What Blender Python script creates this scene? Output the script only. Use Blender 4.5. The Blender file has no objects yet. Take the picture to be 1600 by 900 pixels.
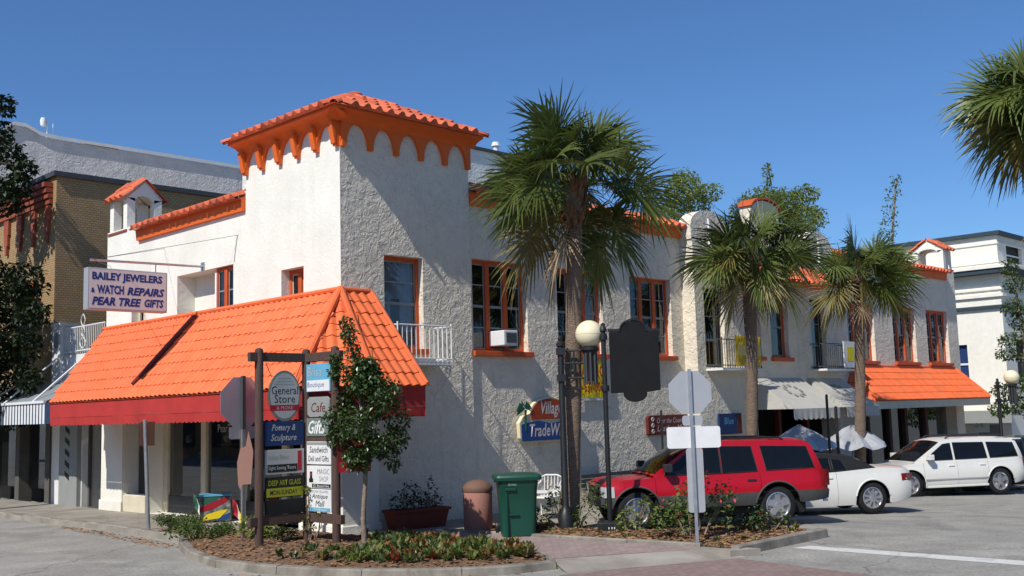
import bpy, bmesh, math, random
from mathutils import Matrix, Vector
R=random.Random(7)
S=bpy.context.scene
COL=S.collection
rad=math.radians
# ---------------------------------------------------------------- camera
cam=bpy.data.cameras.new("camera"); camo=bpy.data.objects.new("camera",cam); COL.objects.link(camo)
def _cam():
    P=(800.,450.); a=(-886-P[0],690-P[1]); b=(2460-P[0],595-P[1]); f=math.sqrt(-(a[0]*b[0]+a[1]*b[1]))
    X=Vector((b[0],b[1],f)).normalized(); Y=Vector((a[0],a[1],f)).normalized(); Z=X.cross(Y)
    if Z.y>0: Z=-Z
    # columns of the camera matrix: its right, up and back axes in the world
    right=Vector((X.x,Y.x,Z.x)); up=-Vector((X.y,Y.y,Z.y)); back=-Vector((X.z,Y.z,Z.z))
    m=Matrix((right,up,back)).transposed().to_4x4(); m.translation=Vector((-13.67,-18.73,2.46))
    camo.matrix_world=m; cam.sensor_width=36; cam.lens=f/1600*36
_cam()
cam.clip_start=.1; cam.clip_end=3000; S.camera=camo
# ---------------------------------------------------------------- light
SUN=Vector((-1,-.17,1.05)).normalized()            # towards the sun
sl=bpy.data.lights.new("sun",'SUN'); sl.energy=4.6; sl.angle=rad(.5); sl.color=(1,.96,.89)
so=bpy.data.objects.new("sun",sl); COL.objects.link(so); so.rotation_euler=SUN.to_track_quat('Z','Y').to_euler(); so.location=(-30,-10,40)
W=bpy.data.worlds.new("World"); S.world=W; W.use_nodes=True
wn=W.node_tree; bg=wn.nodes['Background']; sky=wn.nodes.new('ShaderNodeTexSky'); sky.sky_type='NISHITA'; sky.sun_disc=False
sky.sun_elevation=math.asin(SUN.z); sky.sun_rotation=math.atan2(SUN.x,SUN.y); sky.air_density=1.0; sky.dust_density=.3; sky.ozone_density=3.5
_t=wn.nodes.new('ShaderNodeMix'); _t.data_type='RGBA'; _t.blend_type='MULTIPLY'; _t.inputs[0].default_value=1; _t.inputs[7].default_value=(.60,.855,1.15,1)
wn.links.new(sky.outputs[0],_t.inputs[6]); wn.links.new(_t.outputs[2],bg.inputs[0]); bg.inputs[1].default_value=.102
S.view_settings.view_transform='Standard'; S.view_settings.look='None'; S.view_settings.exposure=0.0; S.view_settings.gamma=1
S.cycles.max_bounces=6; S.cycles.transparent_max_bounces=12
# ---------------------------------------------------------------- materials
def mat(name,col,rough=.8,var=.12,scale=3,bump=0,bscale=30,metal=0,spec=.3,rnd=0,dirt=None,dscale=1.2,damt=.5,coat=0,objc=False,dist=.02,stretch=None,bdist=0,bdetail=4):
    m=bpy.data.materials.new(name); m.use_nodes=True; nt=m.node_tree; N=nt.nodes; L=nt.links; p=N['Principled BSDF']
    p.inputs['Roughness'].default_value=rough; p.inputs['Metallic'].default_value=metal; p.inputs['Specular IOR Level'].default_value=spec
    if coat: p.inputs['Coat Weight'].default_value=coat; p.inputs['Coat Roughness'].default_value=.05
    if objc: vec=N.new('ShaderNodeTexCoord').outputs['Object']
    else: vec=N.new('ShaderNodeNewGeometry').outputs['Position']
    if stretch:
        mp=N.new('ShaderNodeMapping'); mp.inputs['Scale'].default_value=stretch; L.new(vec,mp.inputs[0]); vec=mp.outputs[0]
    def noise(sc,det=4,di=0,ro=.6):
        n=N.new('ShaderNodeTexNoise'); n.inputs['Scale'].default_value=sc; n.inputs['Detail'].default_value=det; n.inputs['Distortion'].default_value=di; n.inputs['Roughness'].default_value=ro
        L.new(vec,n.inputs['Vector']); return n.outputs['Fac']
    def mix(f,a,b):
        x=N.new('ShaderNodeMix'); x.data_type='RGBA'
        for s,v in ((0,f),(6,a),(7,b)):
            if hasattr(v,'is_linked'): L.new(v,x.inputs[s])
            else: x.inputs[s].default_value=v if s==0 else (*v,1)
        return x.outputs[2]
    def rng(v,a,b,c=0,d=1):
        r=N.new('ShaderNodeMapRange'); L.new(v,r.inputs[0])
        for i,k in enumerate((a,b,c,d)): r.inputs[i+1].default_value=k
        return r.outputs[0]
    lo=tuple(c*(1-var) for c in col); hi=tuple(min(1,c*(1+var)) for c in col)
    c=mix(rng(noise(scale),.3,.7),lo,hi)
    if dirt: c=mix(rng(noise(dscale,6,.6),.5,.75,0,damt),c,dirt)
    if rnd:
        oi=N.new('ShaderNodeObjectInfo'); h=N.new('ShaderNodeHueSaturation'); h.inputs['Value'].default_value=1
        L.new(rng(oi.outputs['Random'],0,1,1-rnd,1+rnd),h.inputs['Value']); L.new(c,h.inputs['Color']); c=h.outputs[0]
    L.new(c,p.inputs['Base Color'])
    if bump:
        b=N.new('ShaderNodeBump'); b.inputs['Strength'].default_value=bump; b.inputs['Distance'].default_value=dist
        L.new(noise(bscale,bdetail,bdist),b.inputs['Height']); L.new(b.outputs[0],p.inputs['Normal'])
    return m
def mstucco(name,col,sc,strength,dist,dirt,damt):
    m=mat(name,col,.9,.06,.8,0,dirt=dirt,dscale=.7,damt=damt); nt=m.node_tree;N=nt.nodes;L=nt.links;p=N['Principled BSDF']
    g=N.new('ShaderNodeNewGeometry').outputs['Position']
    n=N.new('ShaderNodeTexNoise'); n.inputs['Scale'].default_value=sc; n.inputs['Detail'].default_value=4.5; n.inputs['Distortion'].default_value=.7; L.new(g,n.inputs['Vector'])
    a=N.new('ShaderNodeMath'); a.operation='SUBTRACT'; L.new(n.outputs['Fac'],a.inputs[0]); a.inputs[1].default_value=.5
    a2=N.new('ShaderNodeMath'); a2.operation='ABSOLUTE'; L.new(a.outputs[0],a2.inputs[0])
    a3=N.new('ShaderNodeMapRange'); L.new(a2.outputs[0],a3.inputs[0]); a3.inputs[1].default_value=0; a3.inputs[2].default_value=.17; a3.inputs[3].default_value=1; a3.inputs[4].default_value=0
    k=N.new('ShaderNodeTexNoise'); k.inputs['Scale'].default_value=sc*.55; k.inputs['Detail'].default_value=3; L.new(g,k.inputs['Vector']); k2=N.new('ShaderNodeMapRange'); L.new(k.outputs['Fac'],k2.inputs[0]); k2.inputs[1].default_value=.38; k2.inputs[2].default_value=.62; k2.inputs[3].default_value=.25; k2.inputs[4].default_value=1.3
    k3=N.new('ShaderNodeMath'); k3.operation='MULTIPLY'; L.new(a3.outputs[0],k3.inputs[0]); L.new(k2.outputs[0],k3.inputs[1]); a3=k3
    f=N.new('ShaderNodeTexNoise'); f.inputs['Scale'].default_value=sc*5; f.inputs['Detail'].default_value=3; L.new(g,f.inputs['Vector'])
    ad=N.new('ShaderNodeMath'); ad.operation='MULTIPLY_ADD'; L.new(f.outputs['Fac'],ad.inputs[0]); ad.inputs[1].default_value=.35; L.new(a3.outputs[0],ad.inputs[2])
    b=N.new('ShaderNodeBump'); b.inputs['Strength'].default_value=strength; b.inputs['Distance'].default_value=dist; L.new(ad.outputs[0],b.inputs['Height']); L.new(b.outputs[0],p.inputs['Normal'])
    return m
def stains(m,col,amt,lo=.52,hi=.72,sc=(2.2,2.2,.22)):
    nt=m.node_tree;N=nt.nodes;L=nt.links;p=N['Principled BSDF']; g=N.new('ShaderNodeNewGeometry').outputs['Position']; mp=N.new('ShaderNodeMapping'); mp.inputs['Scale'].default_value=sc; L.new(g,mp.inputs[0]); n=N.new('ShaderNodeTexNoise'); n.inputs['Scale'].default_value=1; n.inputs['Detail'].default_value=6; n.inputs['Roughness'].default_value=.65; L.new(mp.outputs[0],n.inputs['Vector'])
    r=N.new('ShaderNodeMapRange'); L.new(n.outputs['Fac'],r.inputs[0]); r.inputs[1].default_value=lo; r.inputs[2].default_value=hi; r.inputs[3].default_value=0; r.inputs[4].default_value=amt
    x=N.new('ShaderNodeMix'); x.data_type='RGBA'; src=p.inputs['Base Color'].links[0].from_socket; L.new(r.outputs[0],x.inputs[0]); L.new(src,x.inputs[6]); x.inputs[7].default_value=(*col,1); L.new(x.outputs[2],p.inputs['Base Color'])
def mbrick(name,c1,c2,mortar,sc,axis='XZ',bw=.5,rh=.25,ms=.02,bump=.4):
    m=bpy.data.materials.new(name); m.use_nodes=True; nt=m.node_tree;N=nt.nodes;L=nt.links;p=N['Principled BSDF']; p.inputs['Roughness'].default_value=.9; p.inputs['Specular IOR Level'].default_value=.2
    g=N.new('ShaderNodeNewGeometry').outputs['Position']; s=N.new('ShaderNodeSeparateXYZ'); L.new(g,s.inputs[0]); cb=N.new('ShaderNodeCombineXYZ')
    if axis=='XY': L.new(s.outputs['X'],cb.inputs[0]); L.new(s.outputs['Y'],cb.inputs[1])
    else:
        ad=N.new('ShaderNodeMath'); L.new(s.outputs['X'],ad.inputs[0]); L.new(s.outputs['Y'],ad.inputs[1]); L.new(ad.outputs[0],cb.inputs[0]); L.new(s.outputs['Z'],cb.inputs[1])
    b=N.new('ShaderNodeTexBrick'); L.new(cb.outputs[0],b.inputs['Vector']); b.inputs['Scale'].default_value=sc
    b.inputs['Color1'].default_value=(*c1,1); b.inputs['Color2'].default_value=(*c2,1); b.inputs['Mortar'].default_value=(*mortar,1); b.inputs['Mortar Size'].default_value=ms; b.inputs['Brick Width'].default_value=bw; b.inputs['Row Height'].default_value=rh
    n=N.new('ShaderNodeTexNoise'); n.inputs['Scale'].default_value=1.3; n.inputs['Detail'].default_value=5; L.new(g,n.inputs['Vector'])
    mx=N.new('ShaderNodeMix'); mx.data_type='RGBA'; mx.blend_type='MULTIPLY'; mx.inputs[0].default_value=.5; L.new(b.outputs[0],mx.inputs[6]); L.new(n.outputs['Fac'],mx.inputs[7])
    h=N.new('ShaderNodeMix'); h.data_type='RGBA'; h.inputs[0].default_value=.5; L.new(b.outputs[0],h.inputs[6]); L.new(mx.outputs[2],h.inputs[7]); L.new(h.outputs[2],p.inputs['Base Color'])
    bp=N.new('ShaderNodeBump'); bp.invert=True; bp.inputs['Strength'].default_value=bump; bp.inputs['Distance'].default_value=.01; L.new(b.outputs['Fac'],bp.inputs['Height']); L.new(bp.outputs[0],p.inputs['Normal'])
    return m
def mglass(name,tint=(.55,.6,.62),refl=.16):
    m=bpy.data.materials.new(name); m.use_nodes=True; nt=m.node_tree;N=nt.nodes;L=nt.links; o=N['Material Output']; N.remove(N['Principled BSDF'])
    t=N.new('ShaderNodeBsdfTransparent'); t.inputs[0].default_value=(*tint,1); g=N.new('ShaderNodeBsdfGlossy'); g.inputs['Roughness'].default_value=.02; g.inputs[0].default_value=(.9,.95,1,1)
    x=N.new('ShaderNodeMixShader'); fr=N.new('ShaderNodeLayerWeight'); fr.inputs[0].default_value=.5; pw=N.new('ShaderNodeMath'); pw.operation='POWER'; L.new(fr.outputs['Facing'],pw.inputs[0]); pw.inputs[1].default_value=4; a=N.new('ShaderNodeMath'); a.operation='MULTIPLY_ADD'; a.inputs[1].default_value=.8; a.inputs[2].default_value=refl*.5; L.new(pw.outputs[0],a.inputs[0])
    L.new(a.outputs[0],x.inputs[0]); L.new(t.outputs[0],x.inputs[1]); L.new(g.outputs[0],x.inputs[2]); L.new(x.outputs[0],o.inputs[0]); return m
def mleaf(name,c1,c2,rough=.45,trans=.25,spec=.4,rnd=.25):
    m=bpy.data.materials.new(name); m.use_nodes=True; nt=m.node_tree;N=nt.nodes;L=nt.links; o=N['Material Output']; p=N['Principled BSDF']; p.inputs['Roughness'].default_value=rough; p.inputs['Specular IOR Level'].default_value=spec
    g=N.new('ShaderNodeNewGeometry'); mx=N.new('ShaderNodeMix'); mx.data_type='RGBA'; mx.inputs[6].default_value=(*c1,1); mx.inputs[7].default_value=(*c2,1)
    L.new(g.outputs['Random Per Island'],mx.inputs[0]); oi=N.new('ShaderNodeObjectInfo'); h=N.new('ShaderNodeHueSaturation'); r=N.new('ShaderNodeMapRange'); L.new(oi.outputs['Random'],r.inputs[0]); r.inputs[3].default_value=1-rnd; r.inputs[4].default_value=1+rnd
    L.new(r.outputs[0],h.inputs['Value']); L.new(mx.outputs[2],h.inputs['Color']); L.new(h.outputs[0],p.inputs['Base Color'])
    t=N.new('ShaderNodeBsdfTranslucent'); L.new(h.outputs[0],t.inputs[0]); x=N.new('ShaderNodeMixShader'); x.inputs[0].default_value=trans; L.new(p.outputs[0],x.inputs[1]); L.new(t.outputs[0],x.inputs[2]); L.new(x.outputs[0],o.inputs[0]); return m
M={}
M['stucco']=mstucco('rough_stucco',(.745,.675,.545),6.5,.62,.03,(.52,.49,.44),.2)
M['stucco_s']=mstucco('smooth_stucco',(.8,.78,.69),7,.3,.012,(.62,.58,.48),.25)
M['stucco_g']=mstucco('grey_stucco',(.68,.67,.64),5.5,.45,.04,(.4,.41,.41),.4)
stains(M['stucco'],(.42,.40,.36),.32,.55,.75,(3,3,.3)); stains(M['stucco_s'],(.56,.52,.43),.22)
M['white']=mat('white_paint',(.76,.76,.73),.5,.05,4,dirt=(.5,.48,.42),damt=.25)
M['cream']=mat('cream_paint',(.66,.6,.45),.6,.08,3,dirt=(.4,.35,.26),damt=.3)
M['tile']=mat('orange_awning_tile',(.80,.155,.045),.55,.07,6,rnd=.10,spec=.35,dirt=(.6,.2,.08),damt=.35)
M['clay']=mat('red_clay_tile',(.64,.14,.062),.75,.16,5,rnd=.28,dirt=(.3,.12,.08),dscale=3,damt=.45,bump=.2,bscale=40)
M['orange']=mat('orange_paint',(.74,.14,.02),.55,.06,3,dirt=(.5,.14,.04),damt=.3)
M['owin']=mat('orange_window_paint',(.55,.095,.022),.5,.08,6)
M['red']=mat('red_canvas',(.43,.035,.03),.8,.1,2,dirt=(.3,.03,.03),damt=.4)
M['asphalt']=mat('worn_asphalt',(.30,.285,.25),.92,.2,.9,bump=.35,bscale=90,dirt=(.125,.12,.11),dscale=.45,damt=.65,dist=.008,bdetail=6)
def cracks(m,sc,col,w):
    nt=m.node_tree;N=nt.nodes;L=nt.links;p=N['Principled BSDF']; g=N.new('ShaderNodeNewGeometry').outputs['Position']
    n=N.new('ShaderNodeTexNoise'); n.inputs['Scale'].default_value=1.3; n.inputs['Detail'].default_value=5; L.new(g,n.inputs['Vector']); ad=N.new('ShaderNodeMix'); ad.data_type='RGBA'; ad.blend_type='LINEAR_LIGHT'; ad.inputs[0].default_value=.35; L.new(g,ad.inputs[6]); L.new(n.outputs['Color'],ad.inputs[7])
    v=N.new('ShaderNodeTexVoronoi'); v.feature='DISTANCE_TO_EDGE'; v.inputs['Scale'].default_value=sc; L.new(ad.outputs[2],v.inputs['Vector'])
    r=N.new('ShaderNodeMapRange'); L.new(v.outputs['Distance'],r.inputs[0]); r.inputs[1].default_value=0; r.inputs[2].default_value=w; r.inputs[3].default_value=.75; r.inputs[4].default_value=0
    x=N.new('ShaderNodeMix'); x.data_type='RGBA'; src=p.inputs['Base Color'].links[0].from_socket; L.new(r.outputs[0],x.inputs[0]); L.new(src,x.inputs[6]); x.inputs[7].default_value=(*col,1); L.new(x.outputs[2],p.inputs['Base Color'])
def speck(m,sc,amt):
    nt=m.node_tree;N=nt.nodes;L=nt.links;p=N['Principled BSDF']; g=N.new('ShaderNodeNewGeometry').outputs['Position']; n=N.new('ShaderNodeTexNoise'); n.inputs['Scale'].default_value=sc; n.inputs['Detail'].default_value=3; L.new(g,n.inputs['Vector'])
    r=N.new('ShaderNodeMapRange'); L.new(n.outputs['Fac'],r.inputs[0]); r.inputs[1].default_value=.3; r.inputs[2].default_value=.7; r.inputs[3].default_value=1-amt; r.inputs[4].default_value=1+amt; h=N.new('ShaderNodeHueSaturation'); L.new(r.outputs[0],h.inputs['Value']); src=p.inputs['Base Color'].links[0].from_socket; L.new(src,h.inputs['Color']); L.new(h.outputs[0],p.inputs['Base Color'])
speck(M['asphalt'],22,.22); cracks(M['asphalt'],.12,(.11,.105,.095),.004)
M['conc']=mat('concrete_walk',(.32,.29,.245),.9,.16,1.6,bump=.15,bscale=60,dirt=(.17,.145,.11),dscale=1.1,damt=.75,dist=.01)
M['curb']=mat('kerb_concrete',(.31,.28,.235),.9,.16,1.8,bump=.25,bscale=45,dirt=(.14,.125,.10),dscale=1.4,damt=.75,rnd=.08)
M['pave']=mbrick('pink_paver',(.34,.25,.225),(.42,.32,.29),(.25,.21,.19),2.5,'XY')
M['xwalk']=mbrick('red_paver',(.27,.185,.165),(.33,.235,.21),(.22,.17,.15),2.5,'XY')
M['line']=mat('road_paint',(.62,.61,.56),.8,.1,3,dirt=(.24,.235,.225),dscale=3,damt=.8)
M['mulch']=mat('bark_mulch',(.19,.115,.068),.95,.5,22,bump=1,bscale=40,dirt=(.34,.2,.11),dscale=14,damt=.6,dist=.04)
M['chip']=mat('mulch_chip',(.27,.15,.08),.9,.45,60)
M['chipd']=mat('dry_leaf',(.33,.17,.075),.9,.4,20)
M['brickb']=mbrick('buff_brick',(.50,.335,.17),(.42,.27,.125),(.27,.19,.11),3.4,'W',ms=.035,bump=.8)
stains(M['tile'],(.52,.17,.08),.45,.45,.75,(1.5,1.5,.5)); stains(M['red'],(.25,.03,.025),.5); stains(M['orange'],(.45,.12,.03),.4); stains(M['clay'],(.30,.10,.06),.35,.45,.7,(3,3,3)); stains(M['curb'],(.10,.085,.065),.75,.42,.68,(1.6,1.6,1.6)); stains(M['conc'],(.15,.125,.09),.5,.45,.7,(.9,.9,.9)); stains(M['asphalt'],(.33,.32,.29),.5,.5,.72,(.35,.12,1)); stains(M['asphalt'],(.10,.095,.085),.6,.6,.75,(.5,.5,1))
M['terra']=mat('terracotta_trim',(.30,.075,.04),.7,.15,6)
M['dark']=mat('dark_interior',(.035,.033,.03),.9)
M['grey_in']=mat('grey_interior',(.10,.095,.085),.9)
M['black']=mat('black_iron',(.014,.015,.016),.45,.2,5,spec=.5)
M['board']=mat('black_board',(.016,.016,.017),.8,.1,5,spec=.1)
M['steel']=mat('galvanised_steel',(.5,.51,.53),.45,.12,8,metal=.85)
M['alum']=mat('sign_back_aluminium',(.44,.45,.47),.5,.05,3,metal=.35)
M['wood']=mat('brown_post_wood',(.085,.052,.042),.85,.25,6,bump=.4,bscale=25,objc=True,stretch=(6,6,.6))
M['glass']=mglass('window_glass'); M['shopglass']=mglass('shop_glass',(.5,.52,.52),.2)
M['curtain']=mat('pale_curtain',(.55,.54,.6),.9,.1,8)
M['globe']=mat('cream_globe',(.82,.74,.5),.3,.04,3,spec=.5)
M['lingrey']=mat('dark_metal_trim',(.06,.065,.07),.6)
M['trunk']=mat('palm_trunk',(.235,.17,.125),.95,.25,4,bump=1,bscale=14,dirt=(.10,.075,.055),dscale=4,damt=.7,dist=.05,stretch=(1,1,3.5))
M['boot']=mat('palm_boot',(.16,.085,.045),.95,.4,12)
M['bark']=mat('tree_bark',(.24,.185,.14),.95,.3,10,bump=.6,bscale=30)
M['barkd']=mat('dark_tree_bark',(.06,.045,.035),.95,.3,10)
M['frond']=mleaf('palm_frond_green',(.07,.105,.022),(.14,.165,.04),.42,.25,.4)
M['frondy']=mleaf('palm_frond_yellow',(.19,.17,.045),(.26,.2,.07),.5,.25)
M['frondb']=mleaf('palm_frond_dead',(.23,.155,.085),(.32,.22,.13),.8,.1)
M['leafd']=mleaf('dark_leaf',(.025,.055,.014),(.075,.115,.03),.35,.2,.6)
M['leafk']=mleaf('blackish_leaf',(.012,.026,.008),(.035,.06,.018),.5,.15,.3)  # very dark green leaf
M['leafm']=mleaf('mid_leaf',(.05,.10,.02),(.12,.17,.04),.5,.3)
M['leafl']=mleaf('pale_leaf',(.17,.235,.04),(.27,.31,.08),.5,.4)
M['leafr']=mleaf('red_leaf',(.22,.03,.02),(.30,.12,.03),.45,.2)
M['flower']=mleaf('red_flower',(.45,.02,.04),(.55,.05,.08),.5,.2)
def flat(name,c,rough=.6,**k): 
    if name not in M: M[name]=mat(name,c,rough,**{**dict(var=.05,scale=4),**k})
    return M[name]
flat('s_white',(.72,.72,.72)); flat('s_blue',(.02,.065,.22)); flat('s_navy',(.012,.035,.12)); flat('s_red',(.35,.012,.03)); flat('s_yellow',(.78,.6,.02))
flat('s_black',(.012,.012,.012)); flat('s_grey',(.28,.29,.28)); flat('s_green',(.02,.12,.07)); flat('s_maroon',(.12,.018,.014)); flat('s_sky',(.12,.38,.55)); flat('s_olive',(.32,.33,.02)); flat('s_cream',(.7,.62,.42))
flat('s_dkyel',(.24,.2,.02)); flat('s_orange',(.75,.2,.02)); flat('s_text_lav',(.5,.47,.5))
# ---------------------------------------------------------------- mesh helpers
OFF={}
def vadd(a,b): return (a[0]+b[0],a[1]+b[1],a[2]+b[2])
class MB:
    def __init__(s): s.v=[]; s.f=[]
    def add(s,vs,fs):
        o=len(s.v); s.v+=[tuple(v) for v in vs]; s.f+=[[i+o for i in f] for f in fs]; return s
    def box(s,x0,x1,y0,y1,z0,z1):
        return s.add([(x,y,z) for z in (z0,z1) for y in (y0,y1) for x in (x0,x1)],[(0,2,3,1),(4,5,7,6),(0,1,5,4),(2,6,7,3),(0,4,6,2),(1,3,7,5)])
    def mbox(s,m,sx,sy,sz):          # box centred at a matrix
        vs=[m@Vector((x*sx/2,y*sy/2,z*sz/2)) for z in (-1,1) for y in (-1,1) for x in (-1,1)]
        return s.add(vs,[(0,2,3,1),(4,5,7,6),(0,1,5,4),(2,6,7,3),(0,4,6,2),(1,3,7,5)])
    def prism(s,pts,fn,a,b):         # polygon (u,v) swept from depth a to b; fn(u,v,d)->xyz
        n=len(pts); vs=[fn(u,v,a) for u,v in pts]+[fn(u,v,b) for u,v in pts]
        return s.add(vs,[list(range(n)),list(range(2*n-1,n-1,-1))]+[(i,(i+1)%n,n+(i+1)%n,n+i) for i in range(n)])
    def tube(s,pts,r,n=8,cap=True):
        pts=[Vector(p) for p in pts]; rs=r if isinstance(r,(list,tuple)) else [r]*len(pts); rings=[]; ref=None
        for i,p in enumerate(pts):
            t=((pts[min(i+1,len(pts)-1)]-pts[max(i-1,0)])).normalized()
            if ref is None: ref=Vector((1,0,0)) if abs(t.x)<.9 else Vector((0,1,0))
            u=(ref-t*ref.dot(t)).normalized(); w=t.cross(u); ref=u
            rings.append([p+(u*math.cos(k*2*math.pi/n)+w*math.sin(k*2*math.pi/n))*rs[i] for k in range(n)])
        vs=[v for g in rings for v in g]; fs=[]
        for i in range(len(pts)-1):
            for k in range(n): fs.append((i*n+k,i*n+(k+1)%n,(i+1)*n+(k+1)%n,(i+1)*n+k))
        if cap: fs+=[list(range(n))[::-1],list(range((len(pts)-1)*n,len(pts)*n))]
        return s.add(vs,fs)
    def lathe(s,prof,n=24,c=(0,0,0),axis='z'):
        vs=[];fs=[]
        for r,z in prof:
            for k in range(n):
                a=k*2*math.pi/n; p=(r*math.cos(a),r*math.sin(a),z)
                if axis=='y': p=(p[0],p[2],p[1])
                vs.append(vadd(p,c))
        for i in range(len(prof)-1):
            for k in range(n): fs.append((i*n+k,i*n+(k+1)%n,(i+1)*n+(k+1)%n,(i+1)*n+k))
        fs+=[list(range(n))[::-1],list(range((len(prof)-1)*n,len(prof)*n))]
        return s.add(vs,fs)
    def grid(s,rows):                # rows of equal length of points
        n=len(rows[0]); o=[p for r in rows for p in r]
        return s.add(o,[(i*n+k,i*n+k+1,(i+1)*n+k+1,(i+1)*n+k) for i in range(len(rows)-1) for k in range(n-1)])
    def mesh(s,name,mt,smooth=False,off=(0,0,0),fix=True):
        me=bpy.data.meshes.new(name); me.from_pydata([(v[0]-off[0],v[1]-off[1],v[2]-off[2]) for v in s.v],[],s.f)
        if fix:
            b=bmesh.new(); b.from_mesh(me); bmesh.ops.recalc_face_normals(b,faces=b.faces); b.to_mesh(me); b.free()
        me.materials.append(M[mt] if isinstance(mt,str) else mt)
        if smooth:
            for p in me.polygons: p.use_smooth=True
        me.update(); return me
    def build(s,name,mt,parent=None,smooth=False,bev=0,fix=True,seg=2):
        off=OFF.get(parent,(0,0,0)) if parent else (0,0,0)
        o=bpy.data.objects.new(name,s.mesh(name,mt,smooth,off,fix)); COL.objects.link(o)
        if parent: o.parent=parent; OFF[o]=off
        if bev:
            b=o.modifiers.new('bev','BEVEL'); b.width=bev; b.segments=seg; b.limit_method='ANGLE'; b.angle_limit=rad(40)
        if smooth and bev: pass
        return o
def tag(o,label=None,cat=None,group=None,kind=None):
    for k,v in (('label',label),('category',cat),('group',group),('kind',kind)):
        if v: o[k]=v
    return o
def T(name,label,cat,loc=(0,0,0),rz=0,group=None,world=False):
    o=bpy.data.objects.new(name,None); COL.objects.link(o); o.location=loc; o.rotation_euler=(0,0,rz); o.empty_display_size=.2
    if world: OFF[o]=tuple(loc)
    return tag(o,label,cat,group)
def inst(name,me,parent,mw):
    o=bpy.data.objects.new(name,me); COL.objects.link(o); o.parent=parent
    off=OFF.get(parent,(0,0,0)); o.matrix_local=Matrix.Translation(Vector((-off[0],-off[1],-off[2])))@mw; return o
def struct(o): o['kind']='structure'; return o
def sm(o,ang=40):
    me=o.data
    for p in me.polygons: p.use_smooth=True
    try: me.set_sharp_from_angle(angle=rad(ang))
    except Exception: pass
    return o
def text(body,parent,mt,rect,m=None,shear=0,bold=0,name='lettering',align_fit=True):
    """flat print: fitted into rect (x0,z0,w,h) of the sign's front plane y=0; m places it in the parent's space"""
    cu=bpy.data.curves.new('t','FONT'); cu.body=body; cu.shear=shear; cu.offset=bold; cu.resolution_u=2; cu.extrude=.0; cu.space_character=1.02
    t=bpy.data.objects.new('t',cu); COL.objects.link(t); dg=bpy.context.evaluated_depsgraph_get(); me=bpy.data.meshes.new_from_object(t.evaluated_get(dg))
    bpy.data.objects.remove(t); bpy.data.curves.remove(cu); xs=[v.co.x for v in me.vertices]; ys=[v.co.y for v in me.vertices]
    if not xs: return
    x0,z0,w,h=rect; a,b,c,d=min(xs),max(xs),min(ys),max(ys)
    for v in me.vertices: v.co=(x0+(v.co.x-a)/(b-a)*w,0,z0+(v.co.y-c)/(d-c)*h)
    me.materials.clear(); me.materials.append(M[mt]); me.name=name
    o=bpy.data.objects.new(name,me); COL.objects.link(o); o.parent=parent; o.matrix_local=m or Matrix(); return o
def gz(x): return -.03*max(0,min(x,45)-6)
ROAD=-.12
def poly_flat(name,pts,z,mt,parent=None,thick=0,slope=False,step=1.0,bev=0):
    """horizontal sheet from a polygon; with thick its sides go down; slope follows the street"""
    me=bpy.data.meshes.new(name); b=bmesh.new()
    vs=[b.verts.new((x,y,z)) for x,y in pts]; f=b.faces.new(vs)
    if f.normal.z<0: f.normal_flip()
    if thick:
        r=bmesh.ops.extrude_face_region(b,geom=[f]); 
        for v in [g for g in r['geom'] if isinstance(g,bmesh.types.BMVert)]: v.co.z-=thick
    if slope:
        x0=min(p[0] for p in pts);x1=max(p[0] for p in pts); x=max(x0,6)
        while x<x1:
            bmesh.ops.bisect_plane(b,geom=b.verts[:]+b.edges[:]+b.faces[:],plane_co=(x,0,0),plane_no=(1,0,0)); x+=step
        for v in b.verts: v.co.z+=gz(v.co.x)
    bmesh.ops.recalc_face_normals(b,faces=b.faces)
    if not thick:
        for q in b.faces:
            if q.normal.z<0: q.normal_flip()
    b.to_mesh(me); b.free(); me.materials.append(M[mt]); o=bpy.data.objects.new(name,me); COL.objects.link(o)
    if parent: o.parent=parent
    return o
# ---------------------------------------------------------------- ground
xs=[-400,-150,-60,-20,0,6,10,15,20,25,30,35,40,45,60,150,400,1500]; ys=[-800,-200,-60,-20,-5,5,20,60,200,800]
ground=struct(MB().grid([[(x,y,ROAD+gz(x)) for x in xs] for y in ys]).build('ground','asphalt',fix=False))
outer=[(-2.25,40),(-2.25,9.7),(-2.1,7.2),(-2.3,2.8),(-2.9,1.65),(-3.54,.14),(-3.91,-1.46),(-3.84,-2.8),(-3.43,-4.05),(-2.96,-5.11),(-2.29,-5.87),(-1.47,-6.48),(-.64,-6.71)]
inner=[(-.64,-6.71),(.09,-5.71),(.12,-4.13),(0,-2.47),(-.05,-1.2)]
sidewalk=struct(poly_flat('sidewalk',outer[:4]+[(-1.5,2.9),(-.9,1.6),(-.2,.4),(-.1,-1.4),(0,-2.2),(1.3,-1.75),(1.6,-4.2),(7,-4.0),(40,-4.0),(40,3),(-0.0,3),(.0,40)],0,'conc',thick=.3,slope=True))
path=struct(poly_flat('brick_path',[(-.02,-2.0),(1.33,-1.68),(2.0,-7.5),(1.85,-7.75),(-.45,-6.35),(.09,-5.71),(.12,-4.13)],.006,'pave',thick=.2))
ramp=struct(MB().add([(-.52,-6.45,.008),(1.9,-7.82,.008),(2.2,-8.5,ROAD+.004),(-.9,-7.15,ROAD+.004),(-.5,-6.44,-.2),(1.9,-7.8,-.2),(2.1,-8.4,-.2),(-.8,-7.1,-.2)],[(0,1,2,3),(0,4,5,1),(1,5,6,2),(3,2,6,7),(0,3,7,4)]).build('path_ramp','conc'))
fl=struct(poly_flat('ramp_flare',[(1.8,-7.4),(2.4,-7.4),(2.5,-8.55),(1.95,-8.3)],.0,'conc',thick=.2))
xw=struct(poly_flat('crosswalk',[(-1.1,-7.15),(2.0,-8.35),(1.55,-11),(1.4,-22),(-1.6,-22)],ROAD+.004,'xwalk'))
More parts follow.
